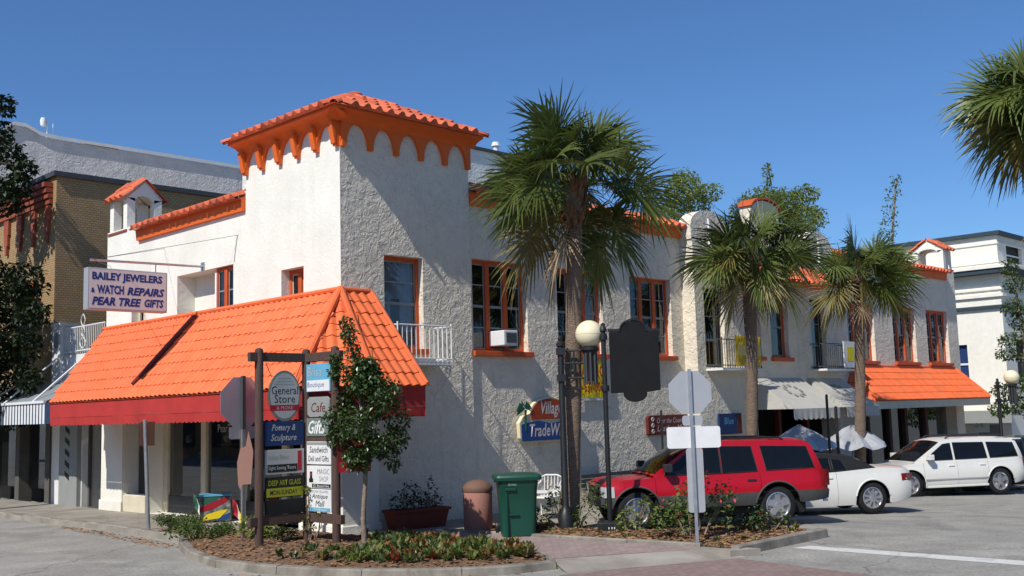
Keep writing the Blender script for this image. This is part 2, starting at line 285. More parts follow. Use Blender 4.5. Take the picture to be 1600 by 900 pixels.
stl=struct(poly_flat('stop_line',[(3.62,-8.5),(4.05,-8.62),(4.3,-17),(3.75,-17)],ROAD+.004,'line'))
l2=struct(poly_flat('road_marking',[(-4.9,-3.6),(-4.55,-3.5),(-5.3,-9),(-5.7,-9)],ROAD+.004,'line'))
bay=struct(poly_flat('parking_bay_line',[(8.2,-3.9),(8.32,-3.9),(13.4,-7.6),(13.28,-7.6)],ROAD+.005,'line',slope=True))
# kerbs: separate cast lengths
curb=struct(T('kerb',None,None))
def kerb_run(pts,w=.17,top=.02,bot=-.3,seg=1.7,side=1,slope=False):
    P=[Vector((x,y,0)) for x,y in pts]; L=[0]
    for a,b in zip(P,P[1:]): L.append(L[-1]+(b-a).length)
    def at(s):
        for i in range(len(P)-1):
            if s<=L[i+1] or i==len(P)-2:
                t=(s-L[i])/(L[i+1]-L[i]); return P[i].lerp(P[i+1],t)
    def nrm(s):
        d=(at(min(s+.15,L[-1]))-at(max(s-.15,0))).normalized(); return Vector((-d.y,d.x,0))*side
    n=max(1,round(L[-1]/seg)); g=.006
    for k in range(n):
        s0=L[-1]*k/n+g; s1=L[-1]*(k+1)/n-g; m=max(2,int((s1-s0)/.3)+1); rows=[]; dz=R.uniform(-.006,.006)
        for i in range(m):
            s=s0+(s1-s0)*i/(m-1); p=at(s); q=nrm(s); z=gz(p.x) if slope else 0
            rows.append([(p.x+q.x*a,p.y+q.y*a,b+z+dz) for a,b in ((.0,bot),(.035,top-.02),(.055,top),(w,top),(w,bot))])
        mb=MB().grid(rows); nn=len(rows[0]); mb.f+=[list(range(nn)),[ (m-1)*nn+i for i in range(nn)]]
        mb.build('kerb_stone','curb',curb)
kerb_run(outer[1:],side=1,w=.2); kerb_run([(-2.25,40),(-2.25,9.7)],side=1,w=.2,seg=3); kerb_run(inner[:4],side=1,w=.12,top=.05)
kerb_run([(1.33,-1.62),(2.06,-7.6)],side=1,w=.13,top=.06)
kerb_run([(2.25,-8.32),(5.35,-8.30)],side=1,w=.2,top=.05); kerb_run([(7.5,-4.05),(40,-4.05)],side=1,w=.17,top=.02,seg=3,slope=True)
def mound(name,pts,z,h,seed,mt='mulch',step=.16):
    rr=random.Random(seed); me=bpy.data.meshes.new(name); b=bmesh.new(); f=b.faces.new([b.verts.new((x,y,z)) for x,y in pts])
    x0=min(p[0] for p in pts);x1=max(p[0] for p in pts);y0=min(p[1] for p in pts);y1=max(p[1] for p in pts)
    for a0,a1,no in ((x0,x1,(1,0,0)),(y0,y1,(0,1,0))):
        a=a0+step
        while a<a1:
            bmesh.ops.bisect_plane(b,geom=b.verts[:]+b.edges[:]+b.faces[:],plane_co=tuple(a*c for c in no),plane_no=no); a+=step
    bd={v for e in b.edges if e.is_boundary for v in e.verts}
    for v in b.verts:
        if v not in bd:
            d=min(_sd(v.co.x,v.co.y,pts[i],pts[(i+1)%len(pts)]) for i in range(len(pts))); v.co.z+=h*min(1,d/.7)+rr.uniform(-.018,.018)
    for q in b.faces:
        if q.normal.z<0: q.normal_flip()
        q.smooth=True
    b.to_mesh(me); b.free(); me.materials.append(M[mt]); o=bpy.data.objects.new(name,me); COL.objects.link(o); return o
def _sd(x,y,a,b):
    dx,dy=b[0]-a[0],b[1]-a[1]; t=max(0,min(1,((x-a[0])*dx+(y-a[1])*dy)/(dx*dx+dy*dy+1e-9))); return math.hypot(x-a[0]-t*dx,y-a[1]-t*dy)
def inpoly(x,y,p):
    c=False
    for i in range(len(p)):
        (x1,y1),(x2,y2)=p[i],p[i-1]
        if (y1>y)!=(y2>y) and x<(x2-x1)*(y-y1)/(y2-y1)+x1: c=not c
    return c
bedA=[(-2.1,4.3),(-2.2,2.9),(-2.75,1.6),(-3.35,.1),(-3.7,-1.46),(-3.64,-2.7),(-3.25,-3.95),(-2.8,-4.95),(-2.15,-5.7),(-1.4,-6.28),(-.7,-6.5),(-.02,-5.65),(.0,-4.13),(-.12,-2.47),(-.2,-1.2),(-.3,.35),(-1.0,1.7),(-1.45,2.9),(-1.5,4.3)]
bedB=[(1.48,-1.75),(2.18,-7.6),(2.2,-8.12),(5.1,-8.1),(5.4,-7.0),(2.9,-4.9),(3.6,-3.3),(3.2,-2.2)]
mA=struct(mound('planting_bed',bedA,.0,.13,1)); mB=struct(mound('planting_bed',bedB,.012,.09,2))
def scatter_chips(name,poly,n,z,seed,mt,sz=(.02,.07),lift=.12,flatness=.5):
    rr=random.Random(seed); mb=MB(); x0=min(p[0] for p in poly);x1=max(p[0] for p in poly);y0=min(p[1] for p in poly);y1=max(p[1] for p in poly); k=0
    while k<n:
        x=rr.uniform(x0,x1);y=rr.uniform(y0,y1)
        if not inpoly(x,y,poly): continue
        d=min(_sd(x,y,poly[i],poly[(i+1)%len(poly)]) for i in range(len(poly))); zz=z+lift*min(1,d/.7)+rr.uniform(.005,.03)
        m=Matrix.Translation((x,y,zz))@Matrix.Rotation(rr.uniform(0,6.3),4,'Z')@Matrix.Rotation(rr.uniform(-flatness,flatness),4,'X'); l=rr.uniform(*sz); w=l*rr.uniform(.25,.5)
        mb.add([m@Vector(p) for p in ((-l,0,0),(0,-w,.006),(l,0,.004),(0,w,-.004))],[(0,1,2,3)]); k+=1
    return tag(mb.build(name,mt,fix=False),kind='stuff')
scatter_chips('mulch_chips',bedA,4500,.0,3,'chip'); scatter_chips('mulch_chips',bedB,3200,.01,4,'chip',lift=.09)
scatter_chips('dry_leaves',bedB,700,.01,5,'chipd',(.04,.1),.09)
scatter_chips('dry_leaves',[(-2.35,8.6),(-2.6,8.3),(-3.1,1.8),(-2.6,2.2),(-2.3,6)],420,ROAD,6,'chipd',(.02,.06),0)
scatter_chips('dry_leaves',[(-1,-6.9),(-3.6,-5),(-4.3,-2.5),(-4.1,-2.4),(-3.4,-4.9),(-1,-6.8)],90,ROAD,8,'chipd',(.02,.05),0)
scatter_chips('dry_leaves',[(-2.2,9),(-.1,9),(-.1,2),(-1.3,3),(-2.1,5)],70,.0,9,'chipd',(.015,.045),0)
# ---------------------------------------------------------------- corner building
def FR(y): return lambda u,z,d: (u,y+d,z)          # facade facing -Y
def FL(x): return lambda u,z,d: (x+d,u,z)          # facade facing -X (u = Y)
def wall_holes(mb,fn,u0,u1,z0,z1,holes,depth=.24,ztop=None):
    us=sorted({u0,u1,*[h[0] for h in holes],*[h[1] for h in holes]}); zs=sorted({z0,z1,*[h[2] for h in holes],*[h[3] for h in holes]})
    us=[u for u in us if u0<=u<=u1]; zs=[z for z in zs if z0<=z<=z1]
    for i in range(len(us)-1):
        for j in range(len(zs)-1):
            cu=(us[i]+us[i+1])/2; cz=(zs[j]+zs[j+1])/2
            if any(h[0]<cu<h[1] and h[2]<cz<h[3] for h in holes): continue
            mb.add([fn(us[i],zs[j],0),fn(us[i+1],zs[j],0),fn(us[i+1],zs[j+1],0),fn(us[i],zs[j+1],0)],[(0,1,2,3)])
    for h in holes:
        dd=h[4] if len(h)>4 else depth; a,b,c,d=h[:4]
        for p,q in (((a,c),(b,c)),((b,c),(b,d)),((b,d),(a,d)),((a,d),(a,c))):
            mb.add([fn(*p,0),fn(*q,0),fn(*q,dd),fn(*p,dd)],[(0,1,2,3)])
def fbox(mb,fn,u0,u1,z0,z1,d0,d1):
    return mb.add([fn(u,z,d) for d in (d0,d1) for z in (z0,z1) for u in (u0,u1)],[(0,2,3,1),(4,5,7,6),(0,1,5,4),(2,6,7,3),(0,4,6,2),(1,3,7,5)])
def window(par,fn,u0,u1,z0,z1,cols,rows,d=.16,fm='owin',sash='s_grey',curt=None,sill='owin',fw=.09,name='window'):
    g=.004; f=MB(); u0+=g;u1-=g;z0+=g;z1-=g
    fbox(f,fn,u0,u0+fw,z0,z1,d,d+.07); fbox(f,fn,u1-fw,u1,z0,z1,d,d+.07); fbox(f,fn,u0+fw,u1-fw,z1-fw,z1,d,d+.07); fbox(f,fn,u0+fw,u1-fw,z0,z0+fw*.7,d,d+.07)
    w=(u1-u0-2*fw); mw=.14 if cols>1 else 0; pw=(w-mw*(cols-1))/cols
    for c in range(1,cols): a=u0+fw+c*pw+(c-1)*mw; fbox(f,fn,a,a+mw,z0+fw*.7,z1-fw,d-.02,d+.07)
    fo=f.build(name,fm,par,bev=.006)
    for c in range(cols):
        a=u0+fw+c*(pw+mw); b=a+pw; zz0=z0+fw*.7; zz1=z1-fw
        p=MB(); p.add([fn(a,zz0,d+.05),fn(b,zz0,d+.05),fn(b,zz1,d+.05),fn(a,zz1,d+.05)],[(0,1,2,3)]); p.build('pane','glass',fo,fix=False)
        s=MB(); t=.022
        fbox(s,fn,a,a+.03,zz0,zz1,d+.03,d+.045); fbox(s,fn,b-.03,b,zz0,zz1,d+.03,d+.045)
        for r in range(rows+1):
            z=zz0+(zz1-zz0)*r/rows; h=t*1.5 if (r in (0,rows) or r*2==rows) else t*.7; fbox(s,fn,a+.03,b-.03,max(zz0,z-h),min(zz1,z+h),d+.032,d+.044)
        s.build('sash',sash,fo)
    if curt:
        for (a,b,zb,zt) in curt:
            m=MB(); n=18; rows_=[[fn(u0+fw+(u1-u0-2*fw)*(a+(b-a)*i/n),z,d+.16+.025*math.sin(i*1.9)) for i in range(n+1)] for z in (z0+(z1-z0)*zb,z0+(z1-z0)*zt)]
            m.grid(rows_); sm(m.build('curtain','curtain',fo,fix=False),80)
    if sill:
        m=MB(); fbox(m,fn,u0-.07,u1+.09,z0-.13,z0-.003,-.13,d); m.build('sill',sill,fo,bev=.01)
    return fo
B=T('corner_building','white stucco two storey corner building with orange trimmed square tower and tiled parapets','building',(0,0,0))
# openings (u0,u1,z0,z1)
WR_A=[(1.19,2.33,3.93,6.05)]; WR_B=[(3.95,5.86,3.93,6.2),(7.0,8.86,3.93,6.2),(10.08,12.02,3.93,6.2)]
WR_C=[(13.05,14.1,3.6,6.0),(15.2,16.15,3.95,6.0),(16.75,17.85,3.95,6.0),(19.35,20.35,3.6,6.0)]
GC=[(15.7,20.6,-.9,2.75,.5)]
WR_D=[(22.75,24.85,3.95,6.15),(26.45,28.45,3.95,6.15),(29.55,31.65,3.95,6.15)]; GD=[(22.6,31.9,-.98,2.6,.6)]
Y_A,Y_B,Y_C,Y_D=0,.06,-.4,0
wl=MB(); wall_holes(wl,FR(Y_A),0,3.85,-.3,9.0,WR_A); wall_holes(wl,FR(Y_B),3.85,12.6,-.5,8.0,WR_B); wl.add([(3.85,0,-.3),(3.85,.06,-.3),(3.85,.06,9),(3.85,0,9)],[(0,1,2,3)])
wall_holes(wl,FR(Y_C),12.6,21.2,-.9,7.5,WR_C+GC); wall_holes(wl,FR(Y_D),21.2,32.7,-1.4,8.0,WR_D+GD)
for x in (12.6,21.2): wl.add([(x,Y_C,-.9),(x,.3,-.9),(x,.3,7.5),(x,Y_C,7.5)],[(0,1,2,3)])
# tower upper faces, parapet backs, far sides
wl.add([(3.85,.06,7.5),(3.85,3.85,7.5),(3.85,3.85,9),(3.85,.06,9)],[(0,1,2,3)]); wl.add([(0,3.85,7.5),(3.85,3.85,7.5),(3.85,3.85,9),(0,3.85,9)],[(0,1,2,3)])
wl.add([(0,11.5,-.2),(32.7,11.5,-1.4),(32.7,11.5,7.7),(0,11.5,7.7)],[(0,1,2,3)]); wl.add([(32.7,0,-1.4),(32.7,11.5,-1.4),(32.7,11.5,8),(32.7,0,8)],[(0,1,2,3)])
wl.add([(3.85,.36,7.4),(32.7,.36,7.4),(32.7,.36,8),(3.85,.36,8)],[(0,1,2,3)]); wl.add([(3.85,.06,8),(32.7,.0,8),(32.7,.36,8),(3.85,.36,8)],[(0,1,2,3)])
wl.build('wall','stucco',B,fix=False)
# street face with shops
HL=[(1.41,2.32,4.5,5.86,.3),(4.44,7.27,4.6,6.26,.55),(9.05,9.9,4.6,5.75,.3)]
SHOP=[(1.55,8.78,.0,3.2,.5),(8.95,10.15,.46,3.2,.4)]
wl=MB(); wall_holes(wl,FL(0),0,11.5,-.2,8.0,[(.0,.001,0,.001)]+HL+SHOP)
wl.add([(0,0,8),(0,3.85,8),(0,3.85,9),(0,0,9)],[(0,1,2,3)])
wl.add([(.3,3.85,7.4),(.3,11.5,7.4),(.3,11.5,8),(.3,3.85,8)],[(0,1,2,3)]); wl.add([(0,3.85,8),(.3,3.85,8),(.3,11.5,8),(0,11.5,8)],[(0,1,2,3)])
wl.build('street_wall','stucco_s',B,fix=False)
rf_=MB(); rf_.box(.3,32.6,.36,11.4,7.3,7.42); rf_.build('flat_roof','s_grey',B)
fl=MB(); fl.box(.5,32.5,.5,11.3,3.3,3.5); fl.box(1.5,32.4,3.9,4.0,-1,7.3); fl.box(4.2,4.3,.5,11.3,-.1,7.3); fl.box(1.8,1.85,4.2,11.3,3.5,7.3); fl.build('interior_wall','grey_in',B)
fd=MB()
for x in (9.4,14.5,21.3,25.6,28.9): fd.box(x,x+.1,.5,3.9,3.5,7.3)
for y in (3.6,8.4): fd.box(.6,1.8,y,y+.1,3.5,7.3)
fd.build('partition','grey_in',B)
# windows
window(B,FR(Y_A),*WR_A[0],1,4,curt=[(0,.34,.02,1),(.62,1,.02,1),(.3,.66,.55,1)])
window(B,FR(Y_B),*WR_B[0],3,4); window(B,FR(Y_B),*WR_B[1],3,4,curt=[(.82,.96,.0,1)]); window(B,FR(Y_B),*WR_B[2],3,4,curt=[(.80,.88,0,1)])
window(B,FR(Y_C),*WR_C[0],1,3,fm='s_black',sill=None,name='balcony_door'); window(B,FR(Y_C),*WR_C[1],1,2); window(B,FR(Y_C),*WR_C[2],1,2); window(B,FR(Y_C),*WR_C[3],1,3,fm='s_black',sill=None,name='balcony_door')
window(B,FR(Y_D),*WR_D[0],3,4); window(B,FR(Y_D),*WR_D[1],3,4,curt=[(.40,.55,0,.3)]); window(B,FR(Y_D),*WR_D[2],3,4,curt=[(.66,.8,.3,1)])
window(B,FL(0),1.41,2.32,4.5,5.86,2,1,d=.22,sill=None,sash='cream',curt=[(.0,1,.0,1)])
rc=MB(); fbox(rc,FL(0),5.42,7.27,4.6,6.26,.52,.56); rc.build('recess_panel','stucco_s',B)
window(B,FL(0),4.46,5.42,4.6,6.24,2,3,d=.1,sill=None,fw=.06)
m=MB(); m.box(.1,.56,5.425,5.5,4.605,6.255); m.build('recess_return','stucco_s',B)
window(B,FL(0),6.62,7.2,4.62,5.35,1,2,d=.44,sill=None,fm='white',fw=.05)
window(B,FL(0),9.05,9.9,4.6,5.75,2,1,d=.2,sill=None,fm='cream')
# shop fronts
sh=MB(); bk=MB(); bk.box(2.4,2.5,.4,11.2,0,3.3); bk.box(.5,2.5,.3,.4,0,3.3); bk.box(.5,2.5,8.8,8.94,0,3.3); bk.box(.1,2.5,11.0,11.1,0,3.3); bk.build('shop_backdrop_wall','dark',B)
for y0,y1,w in ((8.55,8.77,'cream'),(6.5,6.75,'cream'),(4.62,4.84,'cream'),(2.75,2.98,'cream')):
    m=MB(); m.box(.42,.6,y0,y1,0,3.2); m.build('shop_post',w,B,bev=.01)
for y0,y1 in ((6.76,8.54),(4.85,6.49),(2.99,4.61),(1.56,2.74)):
    m=MB(); m.add([(.5,y0,.45),(.5,y1,.45),(.5,y1,3.2),(.5,y0,3.2)],[(0,1,2,3)]); m.build('shop_window','shopglass',B,fix=False)
    m=MB(); m.box(.46,.56,y0,y1,0,.45); m.build('bulkhead','lingrey',B)
m=MB(); m.add([(.38,8.95,.46),(.38,10.15,.46),(.38,10.15,3.2),(.38,8.95,3.2)],[(0,1,2,3)]); m.build('shop_window','shopglass',B,fix=False)
m=MB(); m.box(-.07,.05,8.84,10.16,0,.45); m.build('bulkhead','cream',B,bev=.01)
m=MB(); m.box(-.1,-.002,10.17,11.49,-.1,2.9); m.box(-.14,-.1,10.14,11.52,-.1,.28); m.build('pier','stucco_s',B,bev=.015)
m=MB(); m.box(-.05,.93,-.05,1.5,-.1,2.7); m.box(-.09,.97,-.09,1.54,-.1,.14); m.build('corner_pier','stucco_s',B,bev=.015)
# goods seen behind the glass
for k in range(26):
    y=R.uniform(2,8.4); z=R.choice([.5,.5,.95,1.4,1.85]); s=R.uniform(.12,.32); c=R.choice(['s_cream','s_grey','s_maroon','s_olive','s_white','wood','s_grey','s_green'])
    m=MB(); m.lathe([(s*.3,0),(s*.5,s*.35),(s*.42,s*.8),(s*.2,s*1.1)],8,(R.uniform(.75,1.4),y,z)); sm(m.build('shop_good',c,B))
for z in (.93,1.38,1.83):
    m=MB(); m.box(.7,1.5,3.1,6.4,z-.03,z); m.build('shop_shelf','grey_in',B)
# dark rooms of the street facade further along
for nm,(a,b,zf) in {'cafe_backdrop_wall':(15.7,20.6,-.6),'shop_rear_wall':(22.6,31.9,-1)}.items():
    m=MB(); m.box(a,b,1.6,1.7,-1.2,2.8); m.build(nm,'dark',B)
for x in (17.2,19.0):
    m=MB(); m.box(x,x+.14,-.25,-.1,-.9,2.75); m.build('shop_post','s_maroon',B)
for x in (24.4,26.2,27.6,29.5):
    m=MB(); m.box(x,x+.22,.3,.5,-1.2,2.6); m.build('shop_post','wood',B)
m=MB(); m.add([(22.6,.45,-.5),(31.9,.45,-.5),(31.9,.45,2.6),(22.6,.45,2.6)],[(0,1,2,3)]); m.build('shop_window','shopglass',B,fix=False)
# tower frieze with hanging arches
def frieze(fn,L,name):
    m=MB(); n=5; p=.12; w=(L-p)/n; zt=8.98; za=8.93; zb=8.36; front=[];N=14
    us=[(0,zb)]
    for k in range(n):
        a=k*w+p; b=(k+1)*w
        us.append((k*w+p*1.0,zb))
        for i in range(N+1):
            t=math.pi*i/N; c=(a+b)/2; r=(b-a)/2; us.append((c-r*math.cos(t),min(za,zb+.03+(za-zb-.05)*math.sin(t)**1.05)))
        us.append((b,zb))
    us.append((L,zb)); us.append((L,zt)); us.insert(0,(0,zt))
    pts=us; o=[];d=.1
    top=[(u,zt) for u,z in pts[1:-1]]; bot=pts[1:-1]
    for i in range(len(bot)-1):
        (u0,z0),(u1,z1)=bot[i],bot[i+1]
        m.add([fn(u0,z0,-d),fn(u1,z1,-d),fn(u1,zt,-d),fn(u0,zt,-d)],[(0,1,2,3)]); m.add([fn(u0,z0,-d),fn(u1,z1,-d),fn(u1,z1,-.002),fn(u0,z0,-.002)],[(0,1,2,3)])
    for u,z in (bot[0],bot[-1]): m.add([fn(u,z,-d),fn(u,zt,-d),fn(u,zt,-.002),fn(u,z,-.002)],[(0,1,2,3)])
    # cove sweeping out under the eave
    prof=[(-d,8.9),(-.14,8.95),(-.24,9.02),(-.36,9.06),(-.44,9.07),(-.44,9.13)]
    m.grid([[fn(u,z,dd) for dd,z in prof] for u in (-.44,L+.12)])
    return m.build(name,'orange',B,fix=False)
frieze(FR(0),3.85,'arched_frieze'); frieze(FL(0),3.85,'arched_frieze')
for k in range(6):
    m=MB(); c=k*(3.85-.12)/5-.02; m.prism([(-.099,8.4),(-.14,8.4),(-.24,8.9),(-.099,8.9)],lambda u,v,d:(u,d,v),c+.01,c+.16); m.build('corbel','orange',B,bev=.015)
# clay tiles
def tile_mesh(name,w,l,h,mt,n=8,lift=.03,th=.018,hump=.68):
    m=MB(); prof=[]
    for i in range(n+1):
        t=i/n*hump; prof.append((t*w,h*math.sin(math.pi*i/n)))
    prof+= [(w*(hump+.02),-.004),(w*1.0,0.0)]
    rows=[[(u,0,z) for u,z in prof],[(u,l,z+lift) for u,z in prof],[(u,l,z+lift-th) for u,z in prof],[(u,l-.03,-.03) for u,z in prof]]
    m.grid(rows); me=m.mesh(name,mt,fix=False)
    for p in me.polygons: p.use_smooth=True
    try: me.set_sharp_from_angle(angle=rad(45))
    except Exception: pass
    return me
def slope_mat(o,u,s):     # tile frame: x along the eave, y down the slope
    u=Vector(u).normalized(); s=Vector(s).normalized(); n=u.cross(s)
    if n.z<0: n=-n
    m=Matrix((u,s,n)).transposed().to_4x4(); m.translation=Vector(o); return m
TC=[tile_mesh('tile',.322,.5,.092,'clay') for _ in range(1)]
TR=MB(); ap=Vector((1.75,1.75,10.24)); e=[Vector((-.52,-.52,9.14)),Vector((4.02,-.52,9.14)),Vector((4.02,4.02,9.14)),Vector((-.52,4.02,9.14))]
for i in range(4): TR.add([e[i],e[(i+1)%4],ap],[(0,1,2)])
TR.add([e[0],e[1],e[2],e[3]],[(0,1,2,3)])
tr=TR.build('tower_roof','clay',B,fix=False)
hidden=MB()
for i in range(4):
    a,b=e[i],e[(i+1)%4]; u=(b-a).normalized(); mid=(a+b)/2; s=(mid-ap); sl_=s.length; s.normalize(); n=u.cross(s); n=n if n.z>0 else -n
    rows=5; cols=14; tw=(b-a).length/cols; tl=sl_/rows
    for r in range(rows):
        top=ap+s*(tl*r); half=(b-a).length/2*(r+1)/rows
        for c in range(cols):
            du=-(b-a).length/2+c*tw
            if abs(du+tw/2)>(b-a).length/2*(r+.5)/rows-(.02 if r else -.3) or r==0: continue
            o=top+u*du+n*(.012+.006*R.random()); 
            if r==rows-1: o=o+s*.04
            mw=slope_mat(o,u,s)
            if u.cross(s).z<0:  # keep the frame right handed
                mw=slope_mat(o+u*tw,-u,s)
            mw=mw@Matrix.Rotation(R.uniform(-.02,.02),4,'Z')
            if i in (0,3): inst('tile',TC[0],tr,mw)
            else:
                me=TC[0]; hidden.add([mw@v.co for v in me.vertices],[list(p.vertices) for p in me.polygons])
tag(hidden.build('tile','clay',tr,fix=False,smooth=True),kind='stuff')
def hipcaps(a,b,par,mt='clay',r=.11,seg=.36,name='hip_tile'):
    a=Vector(a);b=Vector(b); L=(b-a).length; n=max(1,int(L/seg)); d=(b-a).normalized(); side=d.cross(Vector((0,0,1))).normalized(); up=side.cross(d)
    mm=MB(); rows=[]
    for t,rr in ((0,r*.85),(L/n+.04,r)):
        rows.append([(rr*math.cos(k*math.pi/6),t,rr*math.sin(k*math.pi/6)*.8) for k in range(7)])
    rows.append([(x*.86,y,z-.02) for x,y,z in rows[-1]])
    mm.grid(rows); me=mm.mesh(name,mt,fix=False,smooth=True)
    for k in range(n):
        m=Matrix((side,d,up)).transposed().to_4x4(); m.translation=a+d*(L*k/n)+up*(-.005+.008*(k%2)); inst(name,me,par,m)
for i in range(4): hipcaps(ap,e[i],tr)
m=MB(); m.lathe([(.2,0),(.2,.05),(.12,.1),(.02,.11)],10,(ap.x,ap.y,ap.z-.02)); sm(m.build('finial','clay',tr))
# parapet copings: orange band + two courses of barrel tiles
def coping(p0,p1,outn,name,zb=7.5,zt=7.78,ends=.1,courses=2):
    p0=Vector((*p0,0));p1=Vector((*p1,0)); u=(p1-p0).normalized(); L=(p1-p0).length; o=Vector((*outn,0))
    bd=MB()
    q=lambda uu,dd,z: tuple(p0+u*uu+o*dd+Vector((0,0,z)))
    bd.add([q(0,0,zb),q(L,0,zb),q(L,.09,zb),q(0,.09,zb),q(0,.002,zt),q(L,.002,zt),q(L,.12,zt),q(0,.12,zt)],[(0,1,2,3),(4,5,6,7),(3,2,6,7),(0,3,7,4),(1,2,6,5)])
    b=bd.build(name,'orange',B,fix=False); cols=round(L/.322); tw=L/cols; s=(o*.42-Vector((0,0,.19))).normalized()
    bed=MB(); bed.add([q(0,.2,zt+.005),q(L,.2,zt+.005),q(L,-.36,zt+.26),q(0,-.36,zt+.26),q(0,-.36,zt-.02),q(L,-.36,zt-.02)],[(0,1,2,3),(3,2,5,4),(0,3,4),(1,5,2),(0,4,5,1)]); bed.build('tile_bed','clay',b,fix=False)
    for r in range(courses):
        for c in range(cols):
            o0=p0+u*(c*tw)+Vector((0,0,zt+.0))+o*.24-s*(.42*(courses-r))+Vector((0,0,.03+R.uniform(0,.008))); flip=u.cross(s).z<0
            inst('tile',TC[0],b,(slope_mat(o0+u*tw,-u,s) if flip else slope_mat(o0,u,s))@Matrix.Rotation(R.uniform(-.03,.03),4,'Z'))
coping((3.87,.06),(12.58,.06),(0,-1),'parapet_band'); coping((0,3.87),(0,9.48),(-1,0),'parapet_band'); coping((21.25,0),(31.7,0),(0,-1),'parapet_band',courses=1)
# mission gable over the middle bay
def arc(c,r0,r1,a0,a1,n): return [(c[0]+r0*math.cos(rad(a0+(a1-a0)*i/n)),c[1]+r1*math.sin(rad(a0+(a1-a0)*i/n))) for i in range(n+1)]
half=[(4.3,7.45),(4.3,7.85)]+arc((3.35,7.85),.95,.55,0,90,6)+[(3.0,8.4),(2.6,8.1)]+arc((2.2,8.3),.4,.35,-30,-100,4)+[(1.55,8.05),(.86,8.15),(.86,8.72)]+arc((0,8.7),.86,.4,12,90,6)
pts=[(16.85+x,z) for x,z in half]+[(16.85-x,z) for x,z in half[::-1][1:]]
m=MB(); m.prism(pts,lambda u,v,d:(u,Y_C+d,v),0,.45); m.build('mission_gable','stucco',B)
m=MB(); 
cop=[(16.85+x,z) for x,z in arc((0,8.72),.93,.42,10,170,14)]
m.grid([[(u,Y_C-.06,z),(u,Y_C-.06,z+.07),(u,Y_C+.5,z+.07),(u,Y_C+.5,z)] for u,z in cop]); m.build('gable_coping','owin',B,fix=False)
m=MB(); 
for sx in (-1,1):
    m.box(16.85+sx*3.35-.05,16.85+sx*3.35+.05,Y_C-.05,Y_C+.0-.002,7.3,8.15)
m.build('gable_rib','white',B)
# pent roof of tiles across the middle bay
pr=MB(); zc0,zc1=6.42,6.95; pr.add([(13.3,-1.0,zc0),(20.2,-1.0,zc0),(20.2,-.42,zc1),(13.3,-.42,zc1),(13.3,-.42,zc0-.08),(20.2,-.42,zc0-.08)],[(0,1,2,3),(0,4,5,1),(0,3,4),(1,5,2)]); pr=pr.build('pent_roof','clay',B,fix=False)
u=Vector((1,0,0)); s=Vector((0,-.58,-.53)).normalized(); n_=21
for r in range(2):
    for c in range(n_):
        o0=Vector((13.3+c*6.9/n_,-.42,zc1))+s*(.4*r)+Vector((0,0,.03)); inst('tile',TC[0],pr,slope_mat(o0+u*6.9/n_,-u,s) if u.cross(s).z<0 else slope_mat(o0,u,s))
m=MB(); m.box(13.9,19.6,Y_C-.06,Y_C-.003,7.15,7.42); m.build('gable_band','owin',B)
# little bell turrets on the parapet ends
def turret(x0,x1,y0,y1,zb,face,ridge_x=False,hgt=.9):
    m=MB(); t=.24; zt=zb+hgt
    for a,b in ((x0,y0),(x1-t,y0),(x0,y1-t),(x1-t,y1-t)): m.box(a,a+t,b,b+t,zb,zt)
    xm=(x0+x1)/2; ym=(y0+y1)/2
    h=hgt*.5
    if not ridge_x:   # ridge along Y, gables face -Y
        for yy in (y0,y1-.12):
            n=8; pts=[(x0+t,zt-.12)]+[((x0+x1)/2-((x1-x0)/2-t)*math.cos(math.pi*i/n),zt-.1+.2*math.sin(math.pi*i/n)) for i in range(n+1)]+[(x1-t,zt-.12),(x1,zt),(xm,zt+h),(x0,zt)]
            pts=[(x0,zt-.002)]+pts[1:-4]+[(x1,zt-.002),(xm,zt+h)]
            m.prism(pts,lambda u,v,d:(u,d,v),yy,yy+.12)
    else:
        for xx in (x0,x1-.12):
            n=8; pts=[(y0,zt-.002)]+[(ym-((y1-y0)/2-t)*math.cos(math.pi*i/n),zt-.1+.2*math.sin(math.pi*i/n)) for i in range(n+1)]+[(y1,zt-.002),(ym,zt+h)]
            m.prism(pts,lambda u,v,d:(d,u,v),xx,xx+.12)
    m.box(x0+.001,x1-.001,y0+.001,y1-.001,zb-.5,zb)
    tu=m.build('bell_turret','stucco_s',B)
    sl=MB(); sl.box(x0-.06,x1+.06,y0-.06,y1+.06,zb+.001,zb+.05); sl.build('turret_sill','terra',tu)
    o=.1
    if not ridge_x: sides=[(Vector((0,1,0)),Vector((-((x1-x0)/2+o),0,-h*1.15))),(Vector((0,1,0)),Vector((((x1-x0)/2+o),0,-h*1.15)))]; r0=Vector((xm,y0-o,zt+h+.07)); L=y1-y0+2*o
    else: sides=[(Vector((1,0,0)),Vector((0,-((y1-y0)/2+o),-h*1.15))),(Vector((1,0,0)),Vector((0,((y1-y0)/2+o),-h*1.15)))]; r0=Vector((x0-o,ym,zt+h+.07)); L=x1-x0+2*o
    for u,s in sides:
        slen=s.length; s=s.normalized(); bb=MB(); r1=r0+u*.13; L1=L-.26; sl1=slen-.1; dz=Vector((0,0,-.05)); bb.add([r1,r1+u*L1,r1+u*L1+s*sl1,r1+s*sl1,r1+dz,r1+u*L1+dz,r1+u*L1+s*sl1+dz,r1+s*sl1+dz],[(0,1,2,3),(4,5,6,7),(0,3,7,4),(1,2,6,5),(3,2,6,7)]); bb.build('turret_roof','stucco_s',tu,fix=False)
        nc=max(2,round(L/.322)); nr=max(2,round(slen/.45))
        for r in range(nr):
            for c in range(nc):
                o0=r0+u*(c*L/nc)+s*(slen*r/nr)+Vector((0,0,.015)); inst('tile',TC[0],tu,slope_mat(o0+u*L/nc,-u,s) if u.cross(s).z<0 else slope_mat(o0,u,s))
